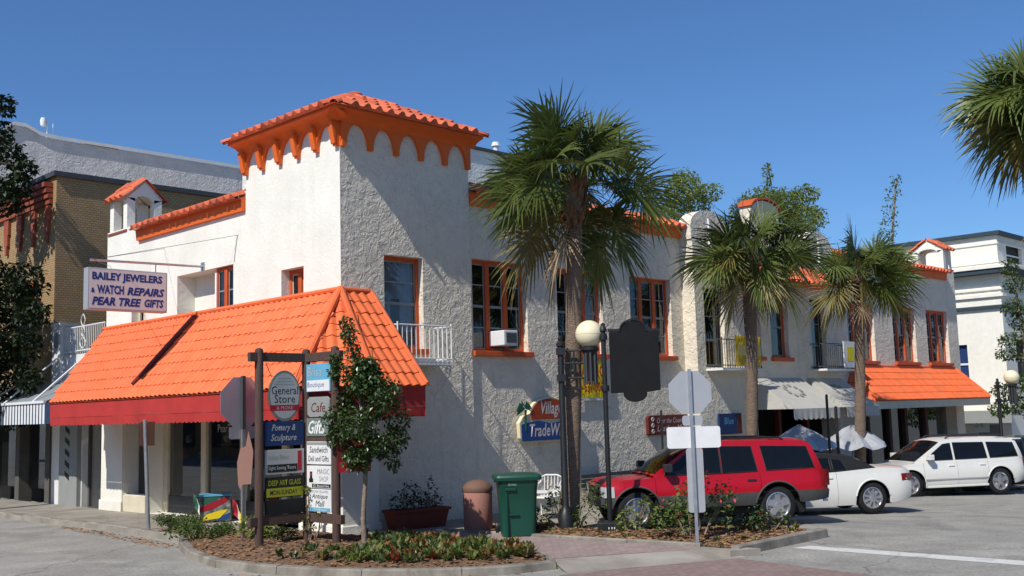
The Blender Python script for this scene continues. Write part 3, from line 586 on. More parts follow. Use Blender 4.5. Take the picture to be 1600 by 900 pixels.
turret(.02,1.08,10.3,11.4,7.9,'L',ridge_x=False,hgt=1.0)
turret(31.85,32.66,.05,1.4,7.98,'R',ridge_x=True,hgt=.88)
# iron balconies
def balcony(x0,x1,y,zf,h,mt,bars=.13,scroll=False,wally=0):
    p=MB(); p.box(x0,x1,y,wally-.004,zf-.07,zf); b=p.build('balcony',mt if mt=='white' else 'white',B,bev=.008)
    r=MB()
    for z in (zf+.08,zf+h): r.tube([(x0,wally-.01,z),(x0,y,z),(x1,y,z),(x1,wally-.01,z)],.017,6)
    r.tube([(x0,y,zf),(x0,y,zf+h+.06)],.02,6); r.tube([(x1,y,zf),(x1,y,zf+h+.06)],.02,6)
    n=int((x1-x0)/bars)
    for k in range(1,n): r.tube([(x0+(x1-x0)*k/n,y,zf),(x0+(x1-x0)*k/n,y,zf+h)],.01,5)
    n=max(2,int((wally-y)/bars))
    for k in range(1,n):
        for x in (x0,x1): r.tube([(x,y+(wally-y)*k/n,zf),(x,y+(wally-y)*k/n,zf+h)],.01,5)
    if scroll:
        for x in (x0+.0,x1):
            for c,ra,dr in (((y+.12,zf-.18),.12,1),((y+.3,zf-.42),.13,-1)):
                r.tube([(x,c[0]+dr*ra*(1-t/22)*math.cos(t*.55),c[1]+ra*(1-t/22)*math.sin(t*.55)) for t in range(20)],.012,5)
            r.tube([(x,y+.03,zf-.08),(x,y+.1,zf-.3),(x,y+.3,zf-.5),(x,wally-.02,zf-.75)],.013,5)
    r.build('railing',mt,b)
balcony(1.05,2.62,-.62,3.6,.82,'white',scroll=True); balcony(13.0,15.1,-1.0,3.55,.85,'lingrey',wally=Y_C); balcony(19.2,21.15,-1.0,3.58,.85,'lingrey',wally=Y_C)
# ---------------------------------------------------------------- tiled awnings
CAMP=Vector((-13.67,-18.73,2.46))
def awning_tiles(par,faces,mt,cw=.225,rl=.357,cap=300,h=.045):
    me=None; L=[]
    for tl,tr_,bl,br in faces:      # top left/right, bottom left/right corners
        tl,tr_,bl,br=map(Vector,(tl,tr_,bl,br)); u=(br-bl).normalized(); mid_t=(tl+tr_)/2
        s=(bl-tl)-u*(bl-tl).dot(u); H=s.length; s.normalize(); nr=max(1,round(H/rl)); n=u.cross(s); flip=n.z<0; n=-n if flip else n
        u0=min(0,(tl-bl).dot(u)); c0=math.floor(u0/cw)
        for r in range(nr):
            for c in range(c0,int((br-bl).length/cw)+2):
                uu=c*cw; f=(r+.5)/nr; lo=(tl-bl).dot(u)*(1-f); hi=(tr_-bl).dot(u)*(1-f)+(br-bl).length*f
                if uu+cw/2<lo-.03 or uu+cw/2>hi+.03: continue
                o=bl-s*H+u*uu+s*(H*r/nr); 
                if flip: mw=slope_mat(o+u*cw,-u,s)
                else: mw=slope_mat(o,u,s)
                L.append((( o-CAMP).length,mw@Matrix.Translation((0,0,R.uniform(0,.008)))@Matrix.Rotation(R.uniform(-.012,.012),4,'X'),H/nr))
    me=bpy.data.meshes.new('tile'); mb=MB(); n=6; l=L[0][2]
    prof=[(cw*i/n,h*.5*(1-math.cos(2*math.pi*i/n))) for i in range(n+1)]
    mb.grid([[(x,0,z) for x,z in prof],[(x,l,z+.02) for x,z in prof],[(x,l,z+.0) for x,z in prof]]); me=mb.mesh('tile',mt,fix=False,smooth=True); me.set_sharp_from_angle(angle=rad(50))
    L.sort(key=lambda t:t[0]); rest=MB()
    for i,(d,mw,_) in enumerate(L):
        if i<cap: inst('tile',me,par,mw)
        else: rest.add([mw@v.co for v in me.vertices],[list(p.vertices) for p in me.polygons])
    if rest.v: tag(sm(rest.build('tile',mt,par,fix=False),50),kind='stuff')
def ridge(par,pts,r=.075,mt='tile',name='ridge_cap'):
    m=MB(); m.tube(pts,r,8); sm(m.build(name,mt,par))
A1=T('tiled_awning','long orange tiled awning with red scalloped canvas valance above the corner shop','awning',(-1.0,5,2.4),world=True)
P=1.87; zt=5.15; zb=3.02
ft=[(0,11.6,zt),(-.0,0,zt),(-P,10.85,zb),(-P,-1.0,zb)]; fc=[(0,0,zt),(0,0,zt),(-P,-1.0,zb),(-.5,-P,zb)]; fr=[(0,0,zt),(.79,0,zt),(-.5,-P,zb),(.79,-P,zb)]
base=MB()
for tl,tr_,bl,br in (ft,fc,fr): base.add([tl,tr_,br,bl],[(0,1,2,3)] if tl!=tr_ else [(0,2,3)])
base.add([ft[0],(0,11.5,zb),ft[2]],[(0,1,2)]); base.add([fr[1],(.79,0,zb),fr[3]],[(0,1,2)])
base.v=[(x,y,z-.012) for x,y,z in base.v]; base.build('deck','tile',A1,fix=False)
awning_tiles(A1,[ft,fc,fr],'tile')
ridge(A1,[(-.03,11.6,zt+.02),(-.03,-.03,zt+.04)],.06); ridge(A1,[(-.03,-.03,zt+.05),(-P,-1.0,zb+.05)]); ridge(A1,[(-.03,-.03,zt+.05),(-.5,-P,zb+.05)]); ridge(A1,[(-.0,-.03,zt+.03),(.79,-.03,zt+.03)],.05); ridge(A1,[(.79,-.02,zt+.04),(.79,-P,zb+.05)],.055)
m=MB(); m.obj=None
def strip(m,a,b,w,up):
    pass
# dark maroon strip lying down the slope
m=MB(); a=Vector((-.12,6.05,5.05)); b=Vector((-P*.86,6.32,3.33)); sd=Vector((0,.085,0)); up=Vector((-.06,0,.075))
m.add([a-sd+up,a+sd+up,b+sd+up,b-sd+up,a-sd,a+sd,b+sd,b-sd],[(0,1,2,3),(0,4,5,1),(1,5,6,2),(2,6,7,3),(3,7,4,0)]); m.build('maroon_strip','s_maroon',A1)
edge=[(-P+.03,10.83),(-P+.03,-1.0),(-.5,-P+.03),(.77,-P+.03)]
fa=MB()
for (x0,y0),(x1,y1) in zip([(0,10.83)]+edge,edge+[(.77,0)]): fa.add([(x0,y0,2.62),(x1,y1,2.62),(x1,y1,zb),(x0,y0,zb)],[(0,1,2,3)])
fa.build('fascia','red',A1,fix=False)
va=MB()
for (x0,y0),(x1,y1) in zip([(0,10.83)]+edge,edge+[(.77,0)]):
    L=math.hypot(x1-x0,y1-y0); n=max(4,int(L/.02)); top=[];bot=[]
    for i in range(n+1):
        t=i/n; sc=.03*abs(math.sin(t*L/.2*math.pi)); w=.012*math.sin(t*L*3.1); nx,ny=(y1-y0)/L,-(x1-x0)/L
        top.append((x0+(x1-x0)*t,y0+(y1-y0)*t,2.612)); bot.append((x0+(x1-x0)*t+nx*(w-.01),y0+(y1-y0)*t+ny*(w-.01),2.43-sc))
    va.grid([top,bot])
va.build('valance','red',A1,fix=False)
A2=T('tiled_awning','orange tiled awning over the dark shopfront beyond the palms with a pale valance','awning',(27,-.6,2.2),world=True)
P2=1.32; z2t=3.74; z2b=2.45; xa,xb=22.1,32.3
f2=[(22.9,0,z2t),(31.9,0,z2t),(xa,-P2,z2b),(xb,-P2,z2b)]; f2l=[(22.9,0,z2t),(22.9,0,z2t),(xa-.1,0,z2b),(xa,-P2,z2b)]; f2r=[(31.9,0,z2t),(31.9,0,z2t),(xb,-P2,z2b),(xb+.3,0,z2b)]
bs=MB()
for tl,tr_,bl,br in (f2,f2l,f2r): bs.add([tl,tr_,br,bl],[(0,1,2,3)] if tl!=tr_ else [(0,2,3)])
bs.v=[(x,y,z-.012) for x,y,z in bs.v]; bs.build('deck','tile',A2,fix=False); awning_tiles(A2,[f2,f2l,f2r],'tile')
ridge(A2,[(22.9,-.03,z2t+.03),(xa,-P2,z2b+.05)],.06); ridge(A2,[(31.9,-.03,z2t+.03),(xb,-P2,z2b+.05)],.06); ridge(A2,[(22.9,-.03,z2t+.02),(31.9,-.03,z2t+.02)],.05)
m=MB()
for (x0,y0),(x1,y1) in (((xa-.05,0),(xa+.02,-P2+.03)),((xa+.02,-P2+.03),(xb-.02,-P2+.03)),((xb-.02,-P2+.03),(xb+.2,0))): m.add([(x0,y0,2.16),(x1,y1,2.16),(x1,y1,z2b),(x0,y0,z2b)],[(0,1,2,3)])
m.build('valance','cream',A2,fix=False)
# two white canvas awnings over the cafe
M['canvas']=mat('white_canvas',(.5,.48,.43),.85,.07,2.5,dirt=(.35,.34,.30),damt=.35); M['canv_print']=mat('faded_print',(.3,.3,.28),.9,.3,5)
for x0,x1,lab in ((15.55,18.45,'white canvas awning with faded dark emblem and scalloped skirt behind the second palm'),(18.9,21.2,'shorter white canvas awning beside the orange tiled one with faded dark emblem')):
    a=T('canvas_awning',lab,'awning',((x0+x1)/2,-.8,2),group='white canvas awnings',world=True); m=MB(); yt=Y_C-.02; yb=-1.75; zt_,zb_=3.28,2.28
    n=10; m.grid([[(x0+(x1-x0)*j/8,yt+(yb-yt)*i/n,zt_+(zb_-zt_)*i/n-.05*math.sin(math.pi*i/n)*(1-abs(j/4-1)**2)*.6) for j in range(9)] for i in range(n+1)])
    for x in (x0,x1): m.add([(x,yt,zt_),(x,yb,zb_),(x,yt,zb_)],[(0,1,2)])
    cv=m.build('cover','canvas',a,fix=False); sm(cv)
    m=MB(); n=60; m.grid([[(x0+(x1-x0)*i/n,yb-.012,zb_) for i in range(n+1)],[(x0+(x1-x0)*i/n,yb-.02-.01*math.sin(i*.9),zb_-.3-.05*abs(math.sin(i*math.pi/6))) for i in range(n+1)]]); m.build('skirt','canvas',a,fix=False)
    m=MB(); xc=(x0+x1)/2; d=Vector((0,yb-yt,zb_-zt_)); 
    for k in range(9):
        aa=k*.7; c=Vector((xc+.38*math.cos(aa)*(x1-x0)/2.6,0,0)); t=.42+.17*math.sin(aa); p=Vector((c.x,yt+d.y*t,zt_+d.z*t-.03+.022)); m.add([p+Vector((.1*math.cos(q*1.05),d.y*.055*math.sin(q*1.05),d.z*.055*math.sin(q*1.05)+.012)) for q in range(6)],[(0,1,2,3,4,5)])
    m.build('emblem','canv_print',a,fix=False)
# ---------------------------------------------------------------- other buildings
BB=T('brick_building','tan brick building with rust coloured ornamental trim behind the hanging shop sign','building',(0,15.3,0),world=True)
m=MB(); m.add([(.0,15.3,2.8),(0,30,2.8),(0,30,10.4),(0,15.3,10.4)],[(0,1,2,3)]); m.add([(0,15.3,-.2),(26,15.3,-.2),(26,15.3,10.4),(0,15.3,10.4)],[(0,1,2,3)]); m.add([(0,30,-.2),(26,30,-.2),(26,30,10.4),(0,30,10.4)],[(0,1,2,3)]); m.add([(0,15.3,9.9),(26,15.3,9.9),(26,30,9.9),(0,30,9.9)],[(0,1,2,3)]); m.build('wall','brickb',BB,fix=False)
m=MB(); m.box(-.12,26,15.2,15.5,10.4,10.56); m.box(-.12,.25,15.5,30,10.4,10.56); m.build('roof_cap','lingrey',BB)
m=MB()
for k,(z,d) in enumerate(((9.25,.3),(9.07,.24),(8.89,.18),(8.71,.12))): m.box(-d,-.002,15.55,24,z+.83,z+.98)
m.build('cornice','terra',BB)
for i in range(7):
    m=MB(); y=15.85+i*1.15
    for k,(w,z0,z1) in enumerate(((.42,9.0,9.5),(.3,8.6,9.0),(.16,8.3,8.6))): m.box(-.1,-.003,y-w/2,y+w/2,z0,z1-.001 if k else z1)
    m.build('corbel','terra',BB)
for i in range(2):
    y0=16.9+i*3.2; f=MB(); f.box(-.06,-.003,y0-.1,y0+1.7,4.9,5.05); f.build('window_sill','terra',BB)
    p=MB(); p.box(-.03,-.002,y0,y0+1.6,5.05,7.1); w_=p.build('window','owin',BB); g=MB(); g.box(-.04,-.031,y0+.1,y0+1.5,5.15,7.0); g.build('pane','s_black',w_)
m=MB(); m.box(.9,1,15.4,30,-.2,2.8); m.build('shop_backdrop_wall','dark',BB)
for y in (15.35,17.8,20.5):
    m=MB(); m.box(-.02,.4,y,y+.35,-.2,2.8); m.build('shop_post','grey_in',BB)
m=MB(); m.add([(.3,15.7,.4),(.3,26,.4),(.3,26,2.8),(.3,15.7,2.8)],[(0,1,2,3)]); m.build('shop_window','shopglass',BB,fix=False)
# low link with a terrace
LK=T('terrace_annex','low white annex with an ironwork terrace railing between brick building and tiled awning','building',(0,13.4,0),world=True)
m=MB(); wall_holes(m,FL(.02),11.5,15.28,-.2,4.55,[(11.55,13.05,-.19,2.9,.6)]); m.build('wall','white',LK,fix=False)
m=MB(); m.box(.1,4,11.6,15.2,4.4,4.5); m.box(.9,1,11.5,15.3,-.1,2.9); m.build('terrace_floor','grey_in',LK)
m=MB(); m.box(-.06,.5,14.6,15.24,3.2,5.5); m.box(-.1,.54,14.56,15.28,5.5,5.6); pl=m.build('pillar','white',LK,bev=.02)
m=MB(); m.lathe([(.001,-.075),(.16,-.07),(.16,-.061)],16,(0,0,0)); m.v=[(z,14.92+x,5.05+y*1.6) for x,y,z in m.v]; m.build('niche','s_grey',pl)
m=MB()
for z in (4.65,5.38): m.tube([(.02,11.6,z),(.02,14.58,z)],.025,6)
for k in range(24): m.tube([(.02,11.65+k*.125,4.56),(.02,11.65+k*.125,5.38)],.012,5)
for sx in (-1,1): m.tube([(.0,13.1+sx*(.02+.2*math.sin(t*.5)*math.exp(-t*.03)),4.7+t*.055) for t in range(20)],.014,5)
m.build('railing','white',LK)
m=MB(); m.box(-.12,.02,13.1,14.4,-.1,2.9); pr_=m.build('pier','s_grey',LK,bev=.02)
for k in range(6):
    z=.75+k*.34; q=MB(); q.add([(-.125,13.62,z),(-.125,13.95,z+.14),(-.125,13.95,z+.3),(-.125,13.62,z+.16)],[(0,1,2,3)]); q.build('stripe','s_black',pr_,fix=False)
m=MB(); m.box(.2,.28,11.6,12.2,0,2.8); m.box(.2,.28,12.95,13.05,0,2.8); m.build('door_frame','grey_in',LK)
# striped metal awning of the neighbour
SA=T('striped_awning','white and blue striped metal awning hung on white rods in front of the terrace annex','awning',(-.8,15,2.4),world=True)
def zz(y0,y1,w): return int((y1-y0)/w)
ys0,ys1=11.72,20.5; n=zz(ys0,ys1,.11); ya=[ys0+(ys1-ys0)*i/n for i in range(n+1)]
for par_,mt_ in ((0,'s_white'),(1,'s_blue')):
    m=MB(); q=MB()
    for i in range(n):
        if i%2!=par_ and not (par_==1 and False): continue
        a,b=ya[i],ya[i+1]
        if par_==1: a+=.028; b-=.0
        else: b+=.028
        r_=.02 if par_==0 else 0
        q.add([(-1.62-r_,a,3.08+r_),(-1.62-r_,b,3.08+r_),(-.02,b,3.75+r_),(-.02,a,3.75+r_)],[(0,1,2,3)]); m.add([(-1.62-r_,a,2.47),(-1.62-r_,b,2.47),(-1.62-r_,b,3.05),(-1.62-r_,a,3.05)],[(0,1,2,3)])
    flat('awn_grey',(.33,.36,.37)); flat('awn_dark',(.16,.19,.2)); flat('awn_blue',(.10,.2,.34))
    tag(q.build('top_slat','awn_grey' if par_==0 else 'awn_dark',SA,fix=False),kind='stuff'); tag(m.build('skirt_slat','s_white' if par_==0 else 'awn_blue',SA,fix=False),kind='stuff')
m=MB(); m.add([(-1.64,ys0-.01,2.47),(-.02,ys0-.01,2.47),(-.02,ys0-.01,3.05),(-1.64,ys0-.01,3.05)],[(0,1,2,3)]); m.build('end_panel','awn_blue',SA,fix=False)
m=MB()
for y in (14.6,12.4): m.tube([(-.02,y,4.6),(-1.6,y+.3,3.1)],.03,6)
m.box(-1.68,-1.6,ys0,ys1,3.05,3.12); m.build('rod','s_white',SA)
# big grey hall behind
GH=T('grey_hall','large grey stucco hall with curved parapet rising behind the tan brick building','building',(6.5,30.2,0),world=True)
m=MB(); yz=30.2; pts=[(2.2,0),(2.2,14.9),(2.9,15.15),(4.0,15.95),(4.5,15.95),(5.2,15.66),(6,15.6),(34,15.6),(34,0)]
m.prism(pts,lambda u,v,d:(u,d,v),yz,yz+14); m.build('wall','stucco_g',GH,fix=False)
m=MB(); cp=pts[1:-1]; m.grid([[(u,yz-.1,z),(u,yz-.1,z+.16),(u,yz+.4,z+.16)] for u,z in cp]); m.build('parapet_cap','white',GH,fix=False)
m=MB(); m.tube([(5.73,yz+.6,15.4),(5.73,yz+.6,16.6)],.035,6); m.tube([(6.0,yz+.6,15.4),(6.0,yz+.6,16.5)],.02,6); v=m.build('vent_pipe','s_white',GH); q=MB(); q.lathe([(.02,-.2),(.12,-.18),(.15,.08),(.1,.2),(.02,.22)],10,(5.55,yz+.6,16.5)); sm(q.build('vent_hood','s_white',v))
m=MB(); m.box(7.8,9.2,yz+.6,yz+1.4,15.7,15.95); m.build('roof_hatch','s_black',GH)
G2=T('rear_block','tall grey rear block seen between the square tower and the big palm','building',(20,14,0),world=True)
m=MB(); m.box(12,19.4,14,24,0,13.75); m.build('wall','stucco_g',G2); m=MB(); m.box(11.9,19.5,13.9,24.1,13.75,13.88); m.build('roof_cap','lingrey',G2)
m=MB(); m.lathe([(.12,0),(.12,.3),(.2,.32),(.15,.5)],10,(18.95,14.3,13.88)); m.build('roof_vent','s_white',G2)
# white corner building at the far crossing
flat('wwhite',(.80,.765,.67),.6,dirt=(.6,.56,.48),damt=.3)
WB=T('white_building','bright white flat roofed building with dark cornice bands at the far crossing','building',(42,1.45,-1.2),world=True)
m=MB(); XW=42; wall_holes(m,FL(XW),1.45,16,-1.6,10.7,[(3.35,4.05,3.2,5.2,.2),(1.9,3.2,-1.3,1.1,.3),(6.5,7.5,3.2,5.2,.2)])
hR=[(43.2,45.4,9.25,10.35,.2),(47,49,9.25,10.35,.2),(43.5,45.0,3.2,5.4,.2),(47,48.6,3.2,5.4,.2)]
wall_holes(m,FR(1.45),42,62,-1.6,10.7,hR); m.add([(42,1.45,10.6),(62,1.45,10.6),(62,16,10.6),(42,16,10.6)],[(0,1,2,3)]); m.build('wall','wwhite',WB,fix=False)
def band(z0,z1,d,mt,nm):
    m=MB(); m.box(XW-d,XW-.002,1.45-d,16,z0,z1); m.box(XW-.002,62,1.45-d,1.448,z0,z1); m.build(nm,mt,WB)
flat('slate',(.035,.055,.07)); band(10.7,10.9,.22,'slate','cornice'); band(8.95,9.12,.7,'wwhite','ledge'); band(8.72,8.94,.62,'slate','cornice'); band(7.55,7.72,.14,'wwhite','moulding'); band(7.9,8.0,.1,'wwhite','moulding'); band(6.95,7.12,.16,'slate','cornice'); band(10.25,10.35,.06,'wwhite','moulding'); band(9.3,9.38,.06,'wwhite','moulding')
for (a,b,c,d,_) in hR:
    m=MB(); m.box(a,b,1.62,1.64,c,d); w_=m.build('window','s_black',WB); q=MB(); q.box(a,b,1.58,1.6,(c+d)/2-.04,(c+d)/2+.04); q.build('glazing_bar','s_white',w_)
for (a,b,c,d) in ((3.35,4.05,3.2,5.2),(6.5,7.5,3.2,5.2)):
    m=MB(); m.box(XW+.18,XW+.2,a,b,c,d); w_=m.build('window','s_navy',WB); q=MB(); q.box(XW+.12,XW+.16,a,b,(c+d)/2-.05,(c+d)/2+.05); q.build('glazing_bar','s_white',w_)
m=MB(); m.box(XW+.28,XW+.3,1.9,3.2,-1.3,1.1); m.build('door','s_grey',WB)
m=MB(); m.box(XW-1.4,XW-.02,.9,8,1.55,1.8); m.box(XW-1.4,XW-1.36,.9,8,1.2,1.55); m.build('shop_canopy','s_grey',WB)
sg=tag(MB().box(XW-.14,XW-.08,2.5,3.4,.7,1.45).build('shop_sign','s_white'),'small white shop board with pale blue letters on the far white building','sign')
text('SE',sg,'s_sky',(-.25,-.12,.5,.3),Matrix.Translation((XW-.145,2.95,1.1))@Matrix.Rotation(-math.pi/2,4,'Z'))
# unseen blocks behind the camera, added to cut low sky light and darken reflections
def block(label,x0,x1,y0,y1,h,mt,faces):
    t=T('added_street_block',label,'building',((x0+x1)/2,(y0+y1)/2,0),world=True); m=MB(); m.box(x0,x1,y0,y1,-.2,h); m.build('wall',mt,t); m=MB(); m.box(x0-.2,x1+.2,y0-.2,y1+.2,h,h+.2); m.build('roof_cap','lingrey',t)
    a=(y0 if faces=='x' else x0)+1.2
    while a<(y1 if faces=='x' else x1)-2.5:
        for z0,z1,w in ((.5,2.8,2.2),(4.2,6.2,1.2)):
            m=MB()
            if faces=='x': m.box(x1+.005,x1+.06,a,a+w,z0,z1)
            else: m.box(a,a+w,y1+.005,y1+.06,z0,z1)
            m.build('window','s_black',t)
        a+=3.6
block('long brown brick shop block added unseen behind the viewer to block low sky',-36,-24,-14,60,8.5,'brickb','x')
block('cream shop block added unseen across the road to block low sky',-14,70,-52,-38,8,'cream','y')
# ---------------------------------------------------------------- text signs
def sign_board(name,label,cat,loc,rz,pts,th,mt,group=None,edge=None):
    t=T(name,label,cat,loc,rz,group); m=MB(); m.prism(pts,lambda u,v,d:(u,d,v),0,th); m.build('board',mt,t,bev=.008); return t
def rect(w,h,x=0,z=0): return [(x-w/2,z),(x+w/2,z),(x+w/2,z+h),(x-w/2,z+h)]
Fm=lambda y=-.004,x=0,z=0:Matrix.Translation((x,y,z))
HS=T('hanging_sign','white box sign with blue shop lettering hung from a pole beside the brick building','sign',(-2.05,5.9,5.11))
m=MB(); m.box(-1,1,-.12,.12,0,1.0); bx=m.build('sign_box','alum',HS,bev=.01)
flat('s_face',(.64,.61,.60)); m=MB(); m.box(-.96,.96,-.128,-.122,.04,.96); fc_=m.build('sign_face','s_face',HS)
flat('s_ink',(.012,.035,.2))
for b,r,s_ in (('BAILEY JEWELERS',(-.9,.66,1.76,.24),0),('&',(-.92,.40,.09,.12),0),('WATCH',(-.78,.38,.66,.22),0),('REPAIRS',(-.04,.38,.96,.2),.25),('PEAR TREE',(-.9,.11,1.22,.2),.25),('GIFTS',(.4,.11,.5,.2),.2)): text(b,HS,'s_ink',r,Fm(-.131),s_,.045)
PB=T('sign_pole','thin grey bracket pole with stay wires holding the hanging box sign out from the wall','bracket',(0,5.9,6.3),world=True)
m=MB(); m.tube([(-.0,5.9,6.36),(-2.95,5.9,6.3)],.03,8); m.box(-.03,0,5.82,5.98,6.25,6.47); m.build('pole','steel',PB)
m=MB()
for a,b in (((-2.9,5.9,6.31),(0,11.3,7.0)),((-2.9,5.9,6.31),(0,4.2,6.95)),((-2.9,5.9,6.31),(0,8.0,7.1))): m.tube([a,b],.006,4)
for x in (-2.8,-1.3): m.tube([(x,5.9,6.31),(x,5.9,6.09)],.012,5)
m.tube([(-.005,4.25,6.95),(-.005,4.4,6.3)],.008,4); m.build('stay_wire','lingrey',PB)
# wall sign: village tradewinds
VT=T('wall_sign','carved wall sign with palm trees, sunset red top and blue sea base','sign',(6.45,.04,1.66))
pts=[(-1.12,0.12),(-1.0,0),(1.0,0),(1.12,.12),(1.14,.5)]+[(1.0,.62),(.75,.72)]+arc((0,.72),.75,.42,0,180,10)+[(-.75,.72),(-1.0,.66),(-1.14,.5)]
m=MB(); m.prism(pts,lambda u,v,d:(u,d,v),-.12,0); m.build('board','s_cream',VT,bev=.02)
m=MB(); m.prism([(-1.07,.04),(1.07,.04),(1.08,.48),(.5,.52),(0,.46),(-.5,.54),(-1.08,.46)],lambda u,v,d:(u,d,v),-.14,-.121); m.build('sea_panel','s_blue',VT)
flat('s_sun',(.36,.05,.012)); m=MB(); m.prism([(-.72,.57),(.72,.57),(.72,.74)]+arc((0,.72),.7,.37,4,176,10)+[(-.72,.74)],lambda u,v,d:(u,d,v),-.138,-.121); m.build('sunset_panel','s_sun',VT)
for sx in (-1,1):
    m=MB()
    for k in range(9):
        a=rad(-10+k*25); c=(sx*.95,.85); m.add([(c[0],-.15,c[1]),(c[0]+.2*math.cos(a)-.05,-.16,c[1]+.2*math.sin(a)+.03),(c[0]+.32*math.cos(a),-.15,c[1]+.24*math.sin(a)-.14),(c[0]+.18*math.cos(a)+.06,-.16,c[1]+.14*math.sin(a)-.06)],[(0,1,2,3)])
    m.box(sx*.93-.025,sx*.93+.025,-.15,-.125,.3,.82); m.build('palm_relief','s_green',VT)
flat('s_let',(.62,.55,.52)); text('Village',VT,'s_let',(-.36,.6,.78,.42),Fm(-.143),.25,.02); text('TradeWinds',VT,'s_let',(-.8,.14,1.62,.32),Fm(-.144),.2,.02)
# maroon antiques sign and blue sign
RS=T('wall_sign','dark maroon wall sign with pale script and ivory scroll end','sign',(11.5,.05,1.66)); m=MB(); m.prism([(-.95,.04),(-.9,0),(.95,0),(.95,.56),(-.9,.56),(-.95,.5)],lambda u,v,d:(u,d,v),-.1,0); m.build('board','s_maroon',RS,bev=.01)
for b,r in (('Over the Counter',(-.55,.33,1.42,.15)),('Leather Mall',(-.55,.1,1.42,.17))): text(b,RS,'s_let',r,Fm(-.104),.25)
m=MB(); 
for k in range(3): m.tube([(-.76+.07*math.cos(t*.5)*(1-t/24),-.11,.1+.17*k+.07*math.sin(t*.5)*(1-t/24)) for t in range(18)],.012,4)
m.build('scroll_carving','s_let',RS)
BS=T('wall_sign','blue panel sign with faint light lettering on the shaded wall below the balcony','sign',(14.05,Y_C-.02,1.58)); m=MB(); m.prism(rect(1.2,.62),lambda u,v,d:(u,d,v),-.06,0); m.build('board','s_navy',BS); m=MB(); m.box(.35,.58,-.066,-.061,.02,.6); m.build('picture_strip','s_maroon',BS); text('Blue',BS,'s_sky',(-.35,.3,.5,.2),Fm(-.064),.2)
# yellow banners
YB=T('banner','yellow vinyl banner with red phone number tied on the wall behind the globe lamp','banner',(8.05,.02,2.75)); m=MB(); n=12
m.grid([[(-.72+1.44*i/n,-.05-.02*math.sin(i*1.1+j),z) for i in range(n+1)] for j,z in enumerate((0,.32,.64,.97))]); m.build('cloth','s_yellow',YB,fix=False); m=MB(); m.box(-.72,.72,-.05,-.02,-.07,-.01); m.build('rail','s_white',YB)
flat('s_rdtxt',(.45,.03,.015)); text('321-637-0001',YB,'s_rdtxt',(-.66,.14,1.32,.3),Fm(-.085),0,.02); text('LEASING',YB,'s_rdtxt',(-.64,.55,1.28,.32),Fm(-.085),0,.02)
Y2=T('banner','faded yellow banner with pale centre tied to the middle balcony rail','banner',(14.35,-1.04,3.62)); flat('s_yel2',(.55,.36,.02)); m=MB(); m.grid([[(-.72+1.44*i/n,-.02*math.sin(i*1.3+j),z) for i in range(n+1)] for j,z in enumerate((0,.3,.6,.9))]); m.build('cloth','s_yel2',Y2,fix=False); flat('s_grn2',(.3,.28,.1)); m=MB(); m.box(-.6,.66,-.032,-.026,.3,.62); m.build('panel','s_grn2',Y2); 
for zz_ in (.7,.1):
    m=MB(); 
    for i in range(9): m.box(-.55+i*.12,-.47+i*.12,-.034,-.03,zz_,zz_+.12+.03*(i%2))
    m.build('print','s_dkyel',Y2)
Y3=T('notice','white panel with a small yellow notice on the far balcony','sign',(20.75,-1.04,3.62)); m=MB(); m.box(-.45,.45,-.03,0,0,.9); m.build('panel','s_white',Y3); m=MB(); m.box(-.25,.25,-.036,-.031,.22,.72); m.build('paper','s_yellow',Y3)
# window air conditioner
AC=T('air_conditioner','white window air conditioner standing on the orange sill of the triple window','air conditioner',(4.82,-.0,4.06)); m=MB(); m.box(-.22,.26,-.34,.2,0,.37); m.build('case','s_white',AC,bev=.02); m=MB(); m.box(-.15,.22,-.346,-.341,.06,.32); g_=m.build('grille','s_grey',AC)
m=MB()
for k in range(7): m.box(-.14,.21,-.35,-.346,.075+k*.034,.09+k*.034)
m.build('louvre','s_black',AC)
AC2=T('air_conditioner','grey air conditioner set in the recessed opening above the long awning','air conditioner',(.3,7.0,4.62),-math.pi/2); m=MB(); m.box(-.2,.25,-.2,.2,.0,.5); m.build('case','s_grey',AC2,bev=.02); m=MB(); 
for k in range(6): m.box(-.17,.22,-.21,-.2,.06+k*.07,.1+k*.07)
m.build('louvre','s_black',AC2)
# ---------------------------------------------------------------- directory sign of posts and boards
D1,D2,D3=(-2.83,-1.28),(-1.78,-1.28),(-1.78,-2.23); K=.909
def Zk(z): return 2.46+(z-2.46)*K
DS=T('directory_sign','tall brown post frame carrying stacked shop boards in two wings in the planting bed','sign',(-1.78,-1.28,0),world=True)
for (x,y) in (D1,D2,D3):
    m=MB(); m.lathe([(.08,0),(.08,3.71),(.066,3.75),(.03,3.77)],12,(x,y,0)); sm(m.build('post','wood',DS))
for z in (Zk(3.62),Zk(.28)):
    m=MB(); m.box(D1[0]-.22,D2[0]+.2,D1[1]-.05,D1[1]+.05,z,z+.17); m.build('rail','wood',DS,bev=.01); m=MB(); m.box(D2[0]-.051,D2[0]+.051,D3[1]-.2,D2[1]-.052,z-.004,z+.166); m.build('rail','wood',DS,bev=.01)
m=MB(); m.box(D2[0]-.04,D2[0]+.04,D3[1]+.09,D2[1]-.09,Zk(1.94),Zk(2.06)); m.build('cross_rail','wood',DS)
cx=(D1[0]+D2[0])/2; w1=.95
